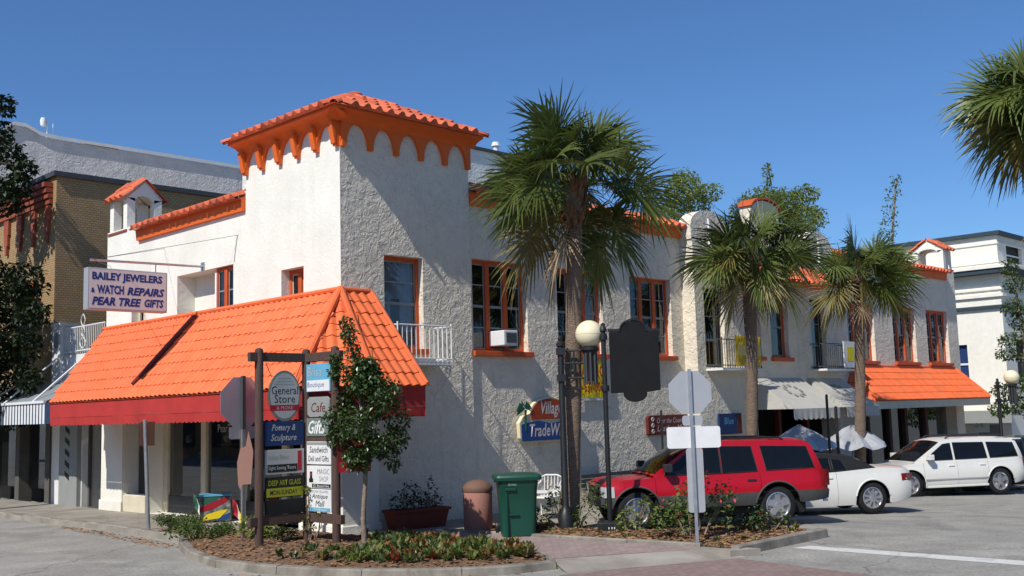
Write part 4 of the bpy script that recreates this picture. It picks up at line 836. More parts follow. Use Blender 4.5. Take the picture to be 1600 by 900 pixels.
def dsign(name,label,wing,z,h,mt,texts,shape=None,w=.94,yoff=0):
    z=Zk(z)
    if wing==1: loc=(cx,D1[1]-.03+yoff,z); rz=0
    else: loc=(D2[0]-.03,(D2[1]+D3[1])/2,z); rz=-math.pi/2; w=min(w,.86)
    t=T(name,label,'sign',loc,rz,'boards of the directory sign'); t.scale=(K,K,K); m=MB(); m.prism(shape or rect(w,h),lambda u,v,d:(u,d,v),-.03,.01); b=m.build('board',mt,t,bev=.006)
    for tx in texts: text(tx[0],t,tx[1],tx[2],Fm(-.034),*(tx[3:]))
    return t
def bar(t,mt,x0,x1,z0,z1,nm='panel',y=-.033): 
    m=MB(); m.box(x0,x1,y,-.0301,z0,z1); return m.build(nm,mt,t)
ov=[(.39*math.cos(k*math.pi/14),.53+.53*math.sin(k*math.pi/14)) for k in range(28)]
flat('s_ovg',(.16,.19,.17)); flat('s_shw',(.4,.41,.4))
t=dsign('shop_board','oval grey green board with a maroon band hanging at the top of the directory',1,2.38,1.06,'s_ovg',[('General',"s_black",(-.32,.56,.64,.17)),('Store','s_black',(-.25,.38,.5,.17)),('& MORE','s_shw',(-.2,.245,.4,.07))],ov)
m=MB(); m.prism([(u*.9,.53+(v-.53)*.9) for u,v in ov],lambda u,v,d:(u,d,v),-.0325,-.0301); m.build('face','s_shw',t); bar(t,'s_red',-.36,.36,.22,.34,y=-.0335)
for z,wd in ((.82,.4),(.76,.5),(.88,.3)): bar(t,'s_grey',-wd/2,wd/2,z,z+.02,'fine_print',-.034)
for s_ in (-1,1):
    m=MB(); m.tube([(s_*.3,0,.92),(s_*.44,0,1.22)],.008,4); m.build('chain','s_black',t)
t=dsign('shop_board','dark blue board with white slanted script below the oval one',1,1.88,.5,'s_navy',[('Pottery &',"s_shw",(-.32,.27,.58,.17),.3,.012),('Sculpture',"s_shw",(-.34,.06,.62,.18),.3,.012)])
t=dsign('shop_board','grey white tours board with black strip and red totem figure',1,1.3,.5,'s_shw',[('Sight Seeing Tours','s_shw',(-.4,.07,.66,.1),0,.01),('Indian River','s_grey',(-.4,.3,.5,.1))]); bar(t,'s_black',-.42,.3,.04,.2); bar(t,'s_red',.31,.41,.05,.46)
t=dsign('shop_board','olive and dark board with yellow green lettering under the tours board',1,.82,.43,'s_black',[('DEEP ART GLASS','s_olive',(-.4,.25,.78,.11),0,.015),('MON-SUNDAY','s_black',(-.36,.06,.66,.1),0,.015)]); bar(t,'s_olive',-.45,.44,.02,.2)
m=MB()
for k in range(8): m.add([(.36+.045*math.cos(k*math.pi/4),-.035,.3+.045*math.sin(k*math.pi/4)) for _ in (0,)]+[(.36,-.035,.3),(.36+.045*math.cos((k+1)*math.pi/4),-.035,.3+.045*math.sin((k+1)*math.pi/4))],[(0,1,2)])
t=dsign('shop_board','blank charcoal board lowest of the shaded wing',1,.48,.3,'s_black',[])
t=dsign('shop_board','sky blue and white board topmost of the sunlit wing',2,2.98,.58,'s_sky',[('Brisa',"s_shw",(-.38,.32,.5,.2),.1),('Boutique','s_blue',(-.38,.06,.6,.14))]); bar(t,'s_white',-.4,.4,.01,.24)
oct_=[(-.4,.06),(-.32,0),(.32,0),(.4,.06),(.4,.36),(.32,.42),(-.32,.42),(-.4,.36)]
t=dsign('shop_board','grey rimmed board with clipped corners second of the sunlit wing',2,2.45,.42,'s_grey',[('Cafe','s_maroon',(-.25,.1,.5,.2),.2)],oct_)
t=dsign('shop_board','dark teal board with white flourish script in the sunlit wing',2,2.05,.38,'s_ovg',[('Gifts','s_white',(-.36,.05,.6,.28),.3,.02)])
t=dsign('shop_board','white deli board with leaf sprig and dark rim in the sunlit wing',2,1.47,.47,'s_white',[('Sandwich','s_black',(-.32,.24,.64,.13),.1),('Deli and Gifts','s_black',(-.36,.06,.72,.12))]); bar(t,'s_grey',-.43,.43,.4,.46)
t=dsign('shop_board','white magic shop board with small rabbit in hat drawing',2,.98,.46,'s_white',[('MAGIC','s_grey',(-.04,.29,.42,.11)),('SHOP','s_grey',(.02,.14,.32,.11)),('421 Brevard Ave.','s_white',(-.2,.025,.58,.055))]); bar(t,'s_black',-.24,.42,.015,.09)
m=MB(); m.box(-.34,-.2,-.036,-.031,.12,.2); m.box(-.31,-.23,-.037,-.031,.2,.34); m.build('hat_drawing','s_black',t); m=MB(); m.box(-.3,-.24,-.039,-.0371,.25,.31); m.build('face_drawing','s_red',t)
t=dsign('shop_board','white antique mall board with blue arrow lowest of the sunlit wing',2,.5,.46,'s_white',[('Antique','s_black',(-.25,.24,.56,.13),.25),('Mall','s_black',(-.12,.11,.32,.12),.25),('COCOA VILLAGE','s_grey',(-.32,.39,.64,.05)),('112 Brevard','s_white',(-.15,.025,.42,.05))]); bar(t,'s_sky',-.28,.4,.01,.085)
m=MB(); m.add([(-.4,-.033,.048),(-.27,-.033,.1),(-.27,-.033,-.0)],[(0,1,2)]); m.build('arrow','s_sky',t,fix=False)
RB=T('shop_board','red two tone board jutting out behind the small tree','sign',(-1.84,-2.38,1.42),rad(-20)); m=MB(); m.box(-.02,.62,-.02,.02,0,.62); m.build('board','s_maroon',RB); bar(RB,'s_red',0,.6,.0,.2,y=-.03); text('OPEN','%s'%RB.name and RB or RB,'s_yellow',(.1,.06,.36,.08),Fm(-.032)) if 0 else None
GB=T('bird_cutout','brown wooden bird cutout fixed behind the directory post','sign',(-3.0,-1.1,1.25),rad(-45)); m=MB(); m.prism([(-.14,.0),(-.1,-.1),(-.05,.0),(.1,.0),(.14,.6),(.05,.98),(0,.7),(-.1,.66),(-.16,.4)],lambda u,v,d:(u,d,v),-.015,.015); m.build('board',flat('s_bird',(.32,.17,.13)),GB)
# ---------------------------------------------------------------- traffic signs and posts
def octagon(r): return [(r*math.cos(rad(22.5+45*k)),r*math.sin(rad(22.5+45*k))) for k in range(8)]
def perforated(m,h,w=.028):
    m.box(-w,w,-w*.7,w*.7,-.3,h)
ST=T('stop_sign','bare metal back of a stop sign with three more plates in the palm bed','sign',(2.2,-7.46,0),rad(-45))
m=MB(); perforated(m,3.12); po=m.build('post','steel',ST)
m=MB(); m.prism([(u,2.7+v) for u,v in octagon(.415)],lambda u,v,d:(u,d,v),.03,.034); m.build('octagon_plate','alum',ST)
def rplate(m,w,h,z,x=0,r=.04): m.prism([(x+a*(w/2-r)+r*math.cos(rad(q)),z+b*(h/2-r)+r*math.sin(rad(q))) for a,b,q0 in ((1,1,0),(-1,1,90),(-1,-1,180),(1,-1,270)) for q in (q0,q0+45,q0+90)],lambda u,v,d:(u,d,v),.032,.036)
m=MB(); rplate(m,.36,.18,2.2,.02); m.build('name_plate','alum',ST)
flat('s_plate',(.74,.74,.74)); m=MB(); rplate(m,.96,.38,1.9,.03); m.build('wide_plate','s_plate',ST)
m=MB(); rplate(m,.3,1.13,1.14,.03); m.build('tall_plate','alum',ST)
SL=T('stop_sign','large grey back of a stop sign with small plate beside the directory sign','sign',(-2.3,.16,0),rad(3))
m=MB(); perforated(m,3.3,.033); m.build('post','steel',SL); m=MB(); m.prism([(u,2.79+v) for u,v in octagon(.535)],lambda u,v,d:(u,d,v),.04,.045); m.build('octagon_plate','alum',SL); m=MB(); rplate(m,.6,.24,2.18); m.build('lower_plate','alum',SL)
m=MB(); m.box(-.035,.035,-.035,.036,2.25,3.31); m.build('mount_channel','lingrey',SL)
SP=T('sign_post','plain leaning galvanised post with a brown plate by the kerb in front of the shop','post',(-2.0,4.72,0)); m=MB(); m.tube([(0,0,-.1),(-.17,-.1,2.5)],.045,10); m.build('post','steel',SP); m=MB(); m.prism(rect(.36,.55,-.02,1.9),lambda u,v,d:(u,d-.03,v),.1,.11); m.build('plate',flat('s_brn',(.2,.1,.07)),SP)
# globe lamps
def lamp(loc,ang,label):
    t=T('street_lamp',label,'street lamp',loc,ang,'globe street lamps'); GX=.6
    m=MB(); m.lathe([(.16,0),(.16,.3),(.1,.4),(.07,.5),(.062,3.68),(.085,3.7),(.085,3.76),(.04,3.8),(.055,3.86),(.0,3.92)],14); sm(m.build('post','black',t))
    m=MB()
    for z in (3.6,3.34,3.04): m.tube([(.05,0,z),(GX,0,z)],.022,6)
    for x in (.2,.27): m.tube([(x,0,3.04),(x,0,3.6)],.018,6)
    m.tube([(.06,0,2.84),(.2,0,2.96),(.3,0,3.04)],.016,6); m.box(-.09,.09,-.09,.09,3.52,3.66); m.box(-.09,.09,-.09,.09,2.98,3.12); m.build('bracket','black',t)
    m=MB(); m.lathe([(.02,2.96),(.1,2.98),(.12,3.04),(.11,3.5),(.17,3.58),(.19,3.6),(.19,3.66),(.1,3.68)],16,(GX,0,0)); cu=sm(m.build('globe_holder','black',t))
    m=MB()
    for k in range(8): m.tube([(GX+.125*math.cos(k*.785),.125*math.sin(k*.785),2.9),(GX+.125*math.cos(k*.785),.125*math.sin(k*.785),3.55)],.022,6)
    m.build('flute','lingrey',cu)
    m=MB(); m.lathe([(.285*math.sin(math.pi*i/16)+1e-4,3.93-.285*math.cos(math.pi*i/16)) for i in range(17)],28,(GX,0,0)); gl=sm(m.build('globe','globe',t),180)
    m=MB(); m.lathe([(.287,3.925),(.289,3.93),(.287,3.935)],28,(GX,0,0)); m.build('seam','s_cream',gl)
    return t
lamp((2.49,-4.09,0.05),rad(-45),'black street lamp with cream globe close beside the big palm trunk')
lamp((28.9,-2.9,-.72),rad(-38),'distant black street lamp with cream globe in front of the far orange awning')
# historic marker seen from behind
MK=T('marker_board','black historic marker board with arched top on a black post at the bed edge','sign',(2.99,-4.82,.02),rad(-45))
m=MB(); m.lathe([(.05,.15),(.05,3.98),(.075,4.0),(.075,4.05),(.045,4.1),(.05,4.14),(.0,4.18)],14); m.lathe([(.08,3.82),(.085,3.88),(.08,3.94)],12); m.lathe([(.08,2.78),(.085,2.84),(.08,2.9)],12); sm(m.build('post','black',MK))
bp_=[(.12,2.74),(.38,2.74)]+arc((.61,2.72),.24,.17,180,360,8)+[(.84,2.74),(1.12,2.78),(1.12,3.98),(.86,3.98)]+arc((.6,4.0),.25,.2,0,180,8)+[(.34,3.98),(.12,3.98)]
m=MB(); m.prism(bp_,lambda u,v,d:(u,d,v),-.05,.05); m.build('board','board',MK,bev=.012)
m=MB(); m.tube([(p[0],-.055,p[1]) for p in arc((.6,3.98),.27,.24,0,180,12)],.018,6); m.box(.1,.34,-.04,.04,3.985,4.04); m.box(.87,1.13,-.04,.04,3.985,4.03); m.build('rim','black',MK)
m=MB(); m.box(-.24,.24,-.24,.24,-.05,.2); bs_=m.build('base_box','black',MK,bev=.02)
m=MB()
for x in (-.06,.0,.05): m.box(x,x+.02,-.245,-.2405,.07,.11)
m.build('mark','s_white',bs_)
TP=T('thin_post','thin dark post against the wall between the two wall signs','post',(10.7,-.4,0)); m=MB(); m.lathe([(.03,0),(.03,2.35),(.0,2.38)],8); m.build('post','black',TP)
TP2=T('thin_post','thin dark post in front of the white canvas awnings','post',(14.6,-3.4,-.25)); m=MB(); m.lathe([(.04,0),(.04,2.9),(.0,2.95)],8); m.build('post','black',TP2)
TP3=T('thin_post','short dark stake between the two covered umbrellas','post',(16.6,-2.6,-.3)); m=MB(); m.lathe([(.05,0),(.05,2.6),(.0,2.64)],8); m.build('post','black',TP3)
# ---------------------------------------------------------------- bins, chair, bench, planter
PBn=T('trash_can','round pink brown concrete trash can with domed lid beside the green wheeled bin','bin',(1.75,-2.3,0))
flat('pinkc',(.36,.17,.13),.85,var=.12,scale=30); flat('brnlid',(.17,.095,.065),.7); m=MB(); m.lathe([(.26,0),(.3,.05),(.305,.8),(.29,.84)],28); sm(m.build('drum','pinkc',PBn)); m=MB(); m.lathe([(.315,.82),(.325,.87),(.31,.93),(.2,1.02),(.1,1.05),(.001,1.06)],28); sm(m.build('lid','brnlid',PBn)); 
GBn=T('wheelie_bin','green plastic wheeled bin with flat lid standing on the brick path edge','bin',(1.68,-3.52,0),rad(-40)); flat('gplas',(.005,.066,.042),.42,spec=.5); flat('gplas2',(.005,.055,.035),.5)
m=MB(); 
def ring(w,d,z,r=.09): return [(a*(w/2-r)+r*math.cos(rad(q)),b*(d/2-r)+r*math.sin(rad(q)),z) for a,b,q0 in ((1,1,0),(-1,1,90),(-1,-1,180),(1,-1,270)) for q in (q0,q0+30,q0+60,q0+90)]
rs=[ring(.66,.66,.02),ring(.7,.7,.4),ring(.76,.78,.98),ring(.79,.8,1.0),ring(.79,.8,1.1)]
m.grid([r+[r[0]] for r in rs]); m.add(rs[0],[list(range(16))]); sm(m.build('body','gplas',GBn),35)
m=MB(); m.grid([r+[r[0]] for r in (ring(.92,.9,1.1),ring(.94,.92,1.16),ring(.9,.88,1.2),ring(.5,.5,1.23))]); m.add(ring(.5,.5,1.23),[list(range(16))]); sm(m.build('lid','gplas',GBn),35)
m=MB(); m.box(-.27,-.22,-.41,-.352,.02,.95); m.box(-.27,-.05,-.43,-.39,.9,.96); m.box(-.2,.0,-.40,-.36,.42,.45); m.build('rib','gplas2',GBn,bev=.01); m=MB(); m.box(-.42,.42,.4,.5,1.03,1.08); m.build('handle','gplas2',GBn,bev=.01); text('BREVARD',GBn,'s_shw',(-.2,1.0,.16,.05),Fm(-.402))
for sx in (-1,1):
    m=MB(); m.lathe([(.02,-.04),(.13,-.04),(.14,0),(.13,.04),(.02,.04)],18); m.v=[(z+sx*.38,x*1+.34,y+.14) for x,y,z in m.v]; sm(m.build('wheel','black',GBn))
CH=T('garden_chair','white spindle back garden chair half hidden behind the green bin','chair',(4.75,-1.45,0),rad(-70)); m=MB(); m.box(-.26,.26,-.26,.26,.42,.46); m.build('seat','white',CH,bev=.015)
for x,y in ((-.24,-.24),(.24,-.24),(-.24,.24),(.24,.24)):
    m=MB(); m.tube([(x,y,0),(x*.95,y*.95,.42)],.022,6); m.build('leg','white',CH)
m=MB(); m.tube([(-.25,.25,.44),(-.27,.32,.88),(-.15,.34,.93),(.15,.34,.93),(.27,.32,.88),(.25,.25,.44)],.022,6)
for k in range(5): m.tube([(-.17+k*.085,.26,.46),(-.17+k*.085,.335,.9)],.012,5)
m.build('backrest','white',CH)
for s_ in (-1,1): m=MB(); m.tube([(s_*.26,.3,.78),(s_*.3,.05,.68),(s_*.28,-.24,.64),(s_*.25,-.25,.44)],.02,6); m.build('armrest','white',CH)
GT=T('garden_table','low white table with thin legs beside the spindle back chair','table',(4.25,-2.0,0),rad(-45)); m=MB(); m.box(-.35,.3,-.3,.3,.6,.64); m.build('table_top','white',GT,bev=.01)
for x,y in ((-.32,-.27),(.27,-.27),(-.32,.27),(.27,.27)): m=MB(); m.tube([(x,y,0),(x,y,.6)],.022,6); m.build('leg','white',GT)
BN=T('bench','long dark grey slatted bench along the stucco wall behind the palm trunk','bench',(9.1,-.5,0)); flat('bgrey',(.07,.07,.075),.7,var=.2,scale=9)
for k in range(3): m=MB(); m.box(-1.7,1.7,.28,.32,.42+k*.12,.52+k*.12); m.build('back_slat','bgrey',BN)
for k in range(4): m=MB(); m.box(-1.7,1.7,-.2+k*.12,-.1+k*.12,.36,.4); m.build('seat_slat','bgrey',BN)
for x in (-1.4,0,1.4): m=MB(); m.box(x-.03,x+.03,-.18,.28,0,.355); m.build('leg','black',BN)
PL=T('planter_trough','long terracotta trough planter by the shaded wall holding bushy green plants','planter',(1.5,-.62,0),rad(-8)); flat('trough',(.16,.035,.022),.8,var=.2,scale=8); m=MB(); 
m.add([(-.6,-.2,0),(.6,-.2,0),(.6,.2,0),(-.6,.2,0),(-.68,-.25,.36),(.68,-.25,.36),(.68,.25,.36),(-.68,.25,.36)],[(0,1,5,4),(1,2,6,5),(2,3,7,6),(3,0,4,7),(0,3,2,1),(4,5,6,7)]); m.build('trough','trough',PL); m=MB(); m.box(-.72,.72,-.29,.29,.36,.42); m.build('rim','trough',PL,bev=.015)
# goods on the pavement before the shop
PC=T('display_case','painted display box with bright coloured sides in front of the shop','box',(-.15,5.0,0),rad(-30)); m=MB(); m.box(-.36,.36,-.3,.3,.03,.62); cs=m.build('case',flat('s_paint',(.18,.2,.17),.7,var=.9,scale=7),PC,bev=.01); m=MB(); m.box(-.38,.38,-.32,.32,.621,.66); m.build('lid','s_sky',PC)
for k,(mt,pts) in enumerate((('s_red',[(-.36,.25),(-.05,.32),(.3,.5),(.3,.6),(-.1,.48),(-.36,.36)]),('s_yellow',[(-.34,.05),(.1,.1),(.3,.3),(.1,.28),(-.2,.2)]),('s_green',[(-.3,.42),(0,.5),(.1,.6),(-.3,.58)]),('s_blue',[(0,.04),(.34,.06),(.34,.22),(.15,.14)]))):
    m=MB(); m.prism(pts,lambda u,v,d:(u,d,v),-.306,-.301); m.build('painted_patch',mt,PC)
    m=MB(); m.prism([(u*.8,v) for u,v in pts],lambda u,v,d:(d,u,v),-.366,-.361); m.build('painted_patch',mt,PC)
for (x,y,rz,l,cs_) in ((-.35,5.75,-60,'green, white and yellow cloth flag on a short stake by the display box',('s_green','s_white','s_yellow')),(-.75,3.25,-45,'cream and red cloth flag leaning by the stop sign post',('s_red','s_cream','s_yellow'))):
    t=T('small_flag',l,'flag',(x,y,0),rad(rz)); m=MB(); m.tube([(0,0,0),(.05,0,.72)],.012,5); m.build('stake','wood',t)
    for k,c in enumerate(cs_):
        m=MB(); m.grid([[(.04+.2*q+.07*q*i/6+.03*math.sin(q*5),-.03*math.sin(i*.9+q*4),.66-.26*i/6*(1-.3*q)-.34*q-.1*i/6) for i in range(7)] for q in (k/3,k/3+.17,(k+1)/3)]); m.build('cloth',c,t,fix=False,smooth=True)
BC=T('blue_cart','blue painted wooden cart standing in the shop entrance','cart',(1.15,7.3,0),rad(-80)); flat('s_cart',(.01,.07,.22))
for z,h in ((.95,.14),(.45,.1)): m=MB(); m.box(-.55,.55,-.25,.25,z,z+h); m.build('shelf','s_cart',BC,bev=.02)
for x in (-.5,.5):
    for y in (-.2,.2): m=MB(); m.box(x-.03,x+.03,y-.03,y+.03,.0,.95); m.build('leg','s_cart',BC)
m=MB(); m.tube([(-.55,-.2,1.08),(-.3,-.22,1.22),(.3,-.22,1.22),(.55,-.2,1.08)],.06,8); m.build('canopy_rail','s_cart',BC)
wt=tag(MB().box(-.001,.001,-.6,.6,0,.36).build('window_lettering','shopglass'),'white shop lettering on the window glass under the red valance','lettering'); wt.location=(.49,5.5,2.05); text('PearTree',wt,'s_shw',(-.5,.08,1.0,.2),Matrix.Translation((-.006,0,0))@Matrix.Rotation(-math.pi/2,4,'Z'))
# cafe umbrellas wrapped in clear plastic
flat('plastic',(.36,.375,.40),.18,spec=.8,var=.2,scale=3)
for x,y,lab in ((14.9,-2.3,'folded down patio umbrella under clear plastic nearer the second palm'),(18.3,-2.2,'second patio umbrella under shiny plastic beside the third palm')):
    t=T('patio_umbrella',lab,'umbrella',(x,y,gz(x)),0,'cafe umbrellas'); m=MB(); m.lathe([(.03,0),(.03,2.0)],8); m.build('pole','steel',t); m=MB(); NS=32; rows=[]
    for r,z in ((.03,2.02),(.3,1.9),(.65,1.68),(.95,1.46),(1.0,1.36)): rows.append([((r*(1+.09*math.cos(8*a)))*math.cos(a)+R.uniform(-.02,.02),(r*(1+.09*math.cos(8*a)))*math.sin(a),z+.05*math.cos(8*a)+R.uniform(-.03,.03)) for a in [k*2*math.pi/NS for k in range(NS)]]); rows[-1].append(rows[-1][0])
    m.grid([r[:NS]+[r[0]] for r in rows]); m.build('canopy','plastic',t,fix=False)
# ---------------------------------------------------------------- palms
def frond_mesh(name,elev,pet,bl,seed,mt,nl=40,roll=0):
    rr=random.Random(seed); m=MB(); e=rad(elev); p=Vector((0,0,0)); pts=[p.copy()]; n=6
    for i in range(n):
        a=e-rad(26)*((i+.5)/n)**1.5*(1 if elev>-40 else .4); p=p+Vector((math.cos(a),0,math.sin(a)))*pet/n; pts.append(p.copy())
    m.tube(pts,[.024-.012*i/n for i in range(n+1)],4,cap=False)
    f=(pts[-1]-pts[-2]).normalized(); s=Vector((0,1,0)); u=f.cross(s)*-1
    if u.z<0 and elev>-60: u=-u
    f=(f-u*.35).normalized(); u=s.cross(f); u=-u if u.z<0 and elev>-60 else u
    q_=Matrix.Rotation(rad(roll),3,f); s=q_@s; u=q_@u
    for i in range(nl):
        t=i/(nl-1)*2-1; a=t*rad(132)*(1+rr.uniform(-.03,.03)); ca,sa=math.cos(a),math.sin(a)
        c=f*(.28*bl*max(0,ca))-Vector((0,0,1))*(.06*bl*max(0,ca)**2)
        d=(f*ca+s*sa+u*(.28*abs(sa)+rr.uniform(-.06,.1))).normalized(); w=(f*-sa+s*ca).normalized()
        L=bl*(.82+.2*ca)*rr.uniform(.86,1.06)*(.85 if abs(t)>.9 else 1); dr=rr.uniform(.08,.36)*L*rr.choice((.6,1,1,1.7)); tw=rr.uniform(-.25,.25)
        prev=None; vs=[]
        for k,(q,wd) in enumerate(((0,.012),(.4,.025),(.72,.016),(1,.002))):
            c0=pts[-1]+c+d*(L*q)-Vector((0,0,dr*q**2.6)); ww=(w+u*(.35+tw)).normalized()*wd*(bl/.95); vs+= [c0-ww,c0+ww]
        m.add(vs,[(0,1,3,2),(2,3,5,4),(4,5,7,6)])
    return m.mesh(name,mt,fix=False)
PFR={}
def palm(label,base,top,trunk_r,nf,pet,bl,seed,dead=6,spread=1.0,low=-62,trunk=True,skirt=0,gap=0):
    rr=random.Random(seed); t=T('palm_tree',label,'palm tree',base,0,'cabbage palms along the street'); b=Vector((0,0,-.1)); tp=Vector(top)-Vector(base)
    if trunk:
        n=46; pts=[];rs=[]
        for i in range(n+1):
            q=i/n; bow=math.sin(q*math.pi)*.03; pts.append(b.lerp(tp,q)+Vector((bow,-bow*.4,0))); r=trunk_r*(1.18-.25*q+.28*math.exp(-q*14))
            if q>.9: r*=1+.35*(q-.9)*10
            rs.append(r*(1+.035*(i%2)+rr.uniform(-.02,.02)))
        m=MB(); m.tube(pts,rs,18); sm(m.build('trunk','trunk',t),60)
        m=MB()     # old leaf bases under the crown
        for k in range(44):
            q=rr.uniform(.86,1.0); a=rr.uniform(0,6.28); c=b.lerp(tp,q); o=Vector((math.cos(a),math.sin(a),0)); r=trunk_r*1.1; sd=Vector((-o.y,o.x,0))*.05; up=Vector((0,0,1))
            h=rr.uniform(.2,.4); m.add([c+o*r-sd,c+o*r+sd,c+o*(r+.05)+sd*.8,c+o*(r+.05)-sd*.8,c+o*(r+.16)+up*h-sd*.35,c+o*(r+.16)+up*h+sd*.35],[(0,1,5,4),(3,2,5,4),(0,3,4),(1,2,5)])
        m.build('leaf_base','boot',t,fix=False)
    lev=[(78,.09),(60,.14),(42,.18),(24,.19),(8,.17),(-8,.13),(-24,.07)]
    for e,fr in lev:
        if e<low: continue
        for k in range(max(3,int(nf*fr*spread))):
            v=rr.randrange(5); old=e<-20 and rr.random()<.45; mt='frondy' if (old or (e<10 and rr.random()<.25)) else 'frond'; key=(e,round(pet,2),round(bl,2),v,mt)
            if key not in PFR: PFR[key]=frond_mesh('frond',e+(v-2)*5,pet*(1.05-.09*v),bl,e*7+v+100,mt,roll=(-68,-34,8,40,72)[v])
            o=bpy.data.objects.new('frond',PFR[key]); COL.objects.link(o); o.parent=t; o.location=tp+Vector((rr.uniform(-.06,.06),rr.uniform(-.06,.06),rr.uniform(-.25,.12)-(.18 if e<0 else 0))); az=rr.uniform(0,6.28)
            if gap and e<15 and math.cos(az-gap)>.5: az+=math.pi*rr.uniform(.5,1.2)
            o.rotation_euler=(rr.uniform(-.12,.12),rr.uniform(-.12,.12),az); sc=rr.uniform(.85,1.08); o.scale=(sc,sc*rr.uniform(.8,1.05),sc*rr.uniform(.9,1.1))
    for k in range(dead):
        e=-62-rr.random()*14; key=('d',round(pet,2),k%3)
        if key not in PFR: PFR[key]=frond_mesh('dead_frond',-60-7*(k%3),pet*.6,bl*.75,70+k,'frondb',24)
        o=bpy.data.objects.new('dead_frond',PFR[key]); COL.objects.link(o); o.parent=t; o.location=tp+Vector((0,0,-.35-skirt*rr.random())); o.rotation_euler=(rr.uniform(-.1,.1),rr.uniform(-.1,.1),rr.uniform(0,6.28))
    return t
palm('tall thick cabbage palm with the biggest crown growing in the bed beside the globe lamp',(2.9,-3.79,0.05),(2.84,-4.33,7.12),.165,64,1.28,1.08,11,dead=2,gap=rad(232))
palm('middle cabbage palm of three standing before the white canvas awnings',(10.64,-3.23,-.16),(10.3,-3.8,6.32),.14,44,1.05,1.0,12,dead=1)
palm('cabbage palm standing between the far orange awning and the white canvas awnings',(18.2,-2.4,-.4),(17.95,-2.95,6.45),.15,46,1.03,1.0,17,dead=1)
palm('very tall cabbage palm with a brown dead skirt across the road',(13.9,-10.6,-.2),(13.9,-10.5,9.75),.2,90,1.2,1.3,14,dead=60,skirt=1.9)
# ---------------------------------------------------------------- broadleaf trees, shrubs, ground cover
def leaves(m,rr,c,rx,ry,rz,n,sz,shell=.5,droop=.3):
    for _ in range(n):
        while True:
            p=Vector((rr.uniform(-1,1),rr.uniform(-1,1),rr.uniform(-1,1)))
            if p.length<1 and (p.length>shell or rr.random()<.35): break
        p=Vector((c[0]+p.x*rx,c[1]+p.y*ry,c[2]+p.z*rz)); s=sz*rr.uniform(.6,1.25)
        M_=Matrix.Translation(p)@Matrix.Rotation(rr.uniform(0,6.28),4,'Z')@Matrix.Rotation(rr.uniform(-1.0,.7)-droop,4,'X')@Matrix.Rotation(rr.uniform(-.6,.6),4,'Y')
        m.add([M_@Vector(q) for q in ((0,0,0),(-.3*s,.5*s,.06*s),(0,s,-.05*s),(.3*s,.5*s,.06*s))],[(0,1,2,3)])
def limb(m,a,b,r0,r1,rr,n=6,wob=.06):
    a=Vector(a);b=Vector(b); L=(b-a).length; m.tube([a.lerp(b,i/n)+Vector((rr.uniform(-1,1),rr.uniform(-1,1),rr.uniform(-.5,.5)))*wob*L*math.sin(math.pi*i/n) for i in range(n+1)],[r0+(r1-r0)*i/n for i in range(n+1)],8)
def tree(label,base,clumps,trunk_pts,r0,mt,lsz,per,seed,bark='bark',name='broadleaf_tree',group=None,stuff=False,cat='tree'):
    rr=random.Random(seed); t=T(name,label,cat,base,0,group); m=MB(); tp=[Vector(p) for p in trunk_pts]
    m.tube(tp,[r0*(1-.65*i/(len(tp)-1)) for i in range(len(tp))],10)
    for c in clumps:
        k=min(range(len(tp)),key=lambda i:abs(tp[i].z-(c[2]-.7*c[3]*1.2)) if i else 99); limb(m,tp[k],c[:3],r0*.32,r0*.06,rr)
    sm(m.build('trunk',bark,t))
    m=MB()
    for c in clumps:
        rx,ry,rz=(c[3],c[3],c[4] if len(c)>4 else c[3]); n=int(per*(rx*ry*rz)**.667/(lsz**2))+25; leaves(m,rr,c[:3],rx,ry,rz,n,lsz)
    m.build('crown',mt,t,fix=False); return t
# small tree in the island
rr=random.Random(5); cl=[]
for i in range(34):
    z=rr.uniform(1.55,3.3); w=.75*math.sin(max(.08,min(1,(z-1.3)/2.2))*math.pi*.62+.35)**1.2 if z<2.7 else .62-.45*(z-2.7)/.6; a=rr.uniform(0,6.28); d=w*math.sqrt(rr.random()); cl.append((d*.8*math.cos(a),d*.8*math.sin(a),z,rr.uniform(.17,.26),rr.uniform(.16,.26)))
for z,o in ((3.4,-.12),(3.65,-.2),(3.9,-.26),(4.08,-.3)): cl.append((o*.7,-o*.7,z,.15,.2))
cl+= [(-.33,.33,3.2,.2,.2),(-.36,.36,3.42,.14,.16),(.42,-.42,1.95,.26,.25),(.38,-.38,1.62,.18,.3),(.45,-.42,2.3,.26,.3),(-.38,.36,2.35,.26,.25),(-.36,.36,2.0,.22,.2),(.3,-.35,2.8,.3,.3)]
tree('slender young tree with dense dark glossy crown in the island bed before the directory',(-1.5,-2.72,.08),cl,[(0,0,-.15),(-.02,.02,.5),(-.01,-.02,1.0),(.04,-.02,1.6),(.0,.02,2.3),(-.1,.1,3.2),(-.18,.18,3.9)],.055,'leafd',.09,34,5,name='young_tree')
def crowncl(c,r,rz,n,seed,s0=.5,s1=.9):
    rr=random.Random(seed); o=[]
    for i in range(n):
        a=rr.uniform(0,6.28); z=rr.uniform(-1,1); d=math.sqrt(max(0,1-z*z))*rr.uniform(.45,1); o.append((c[0]+d*r*math.cos(a),c[1]+d*r*math.sin(a),c[2]+z*rz,rr.uniform(s0,s1),rr.uniform(s0,s1)*.75))
    return o
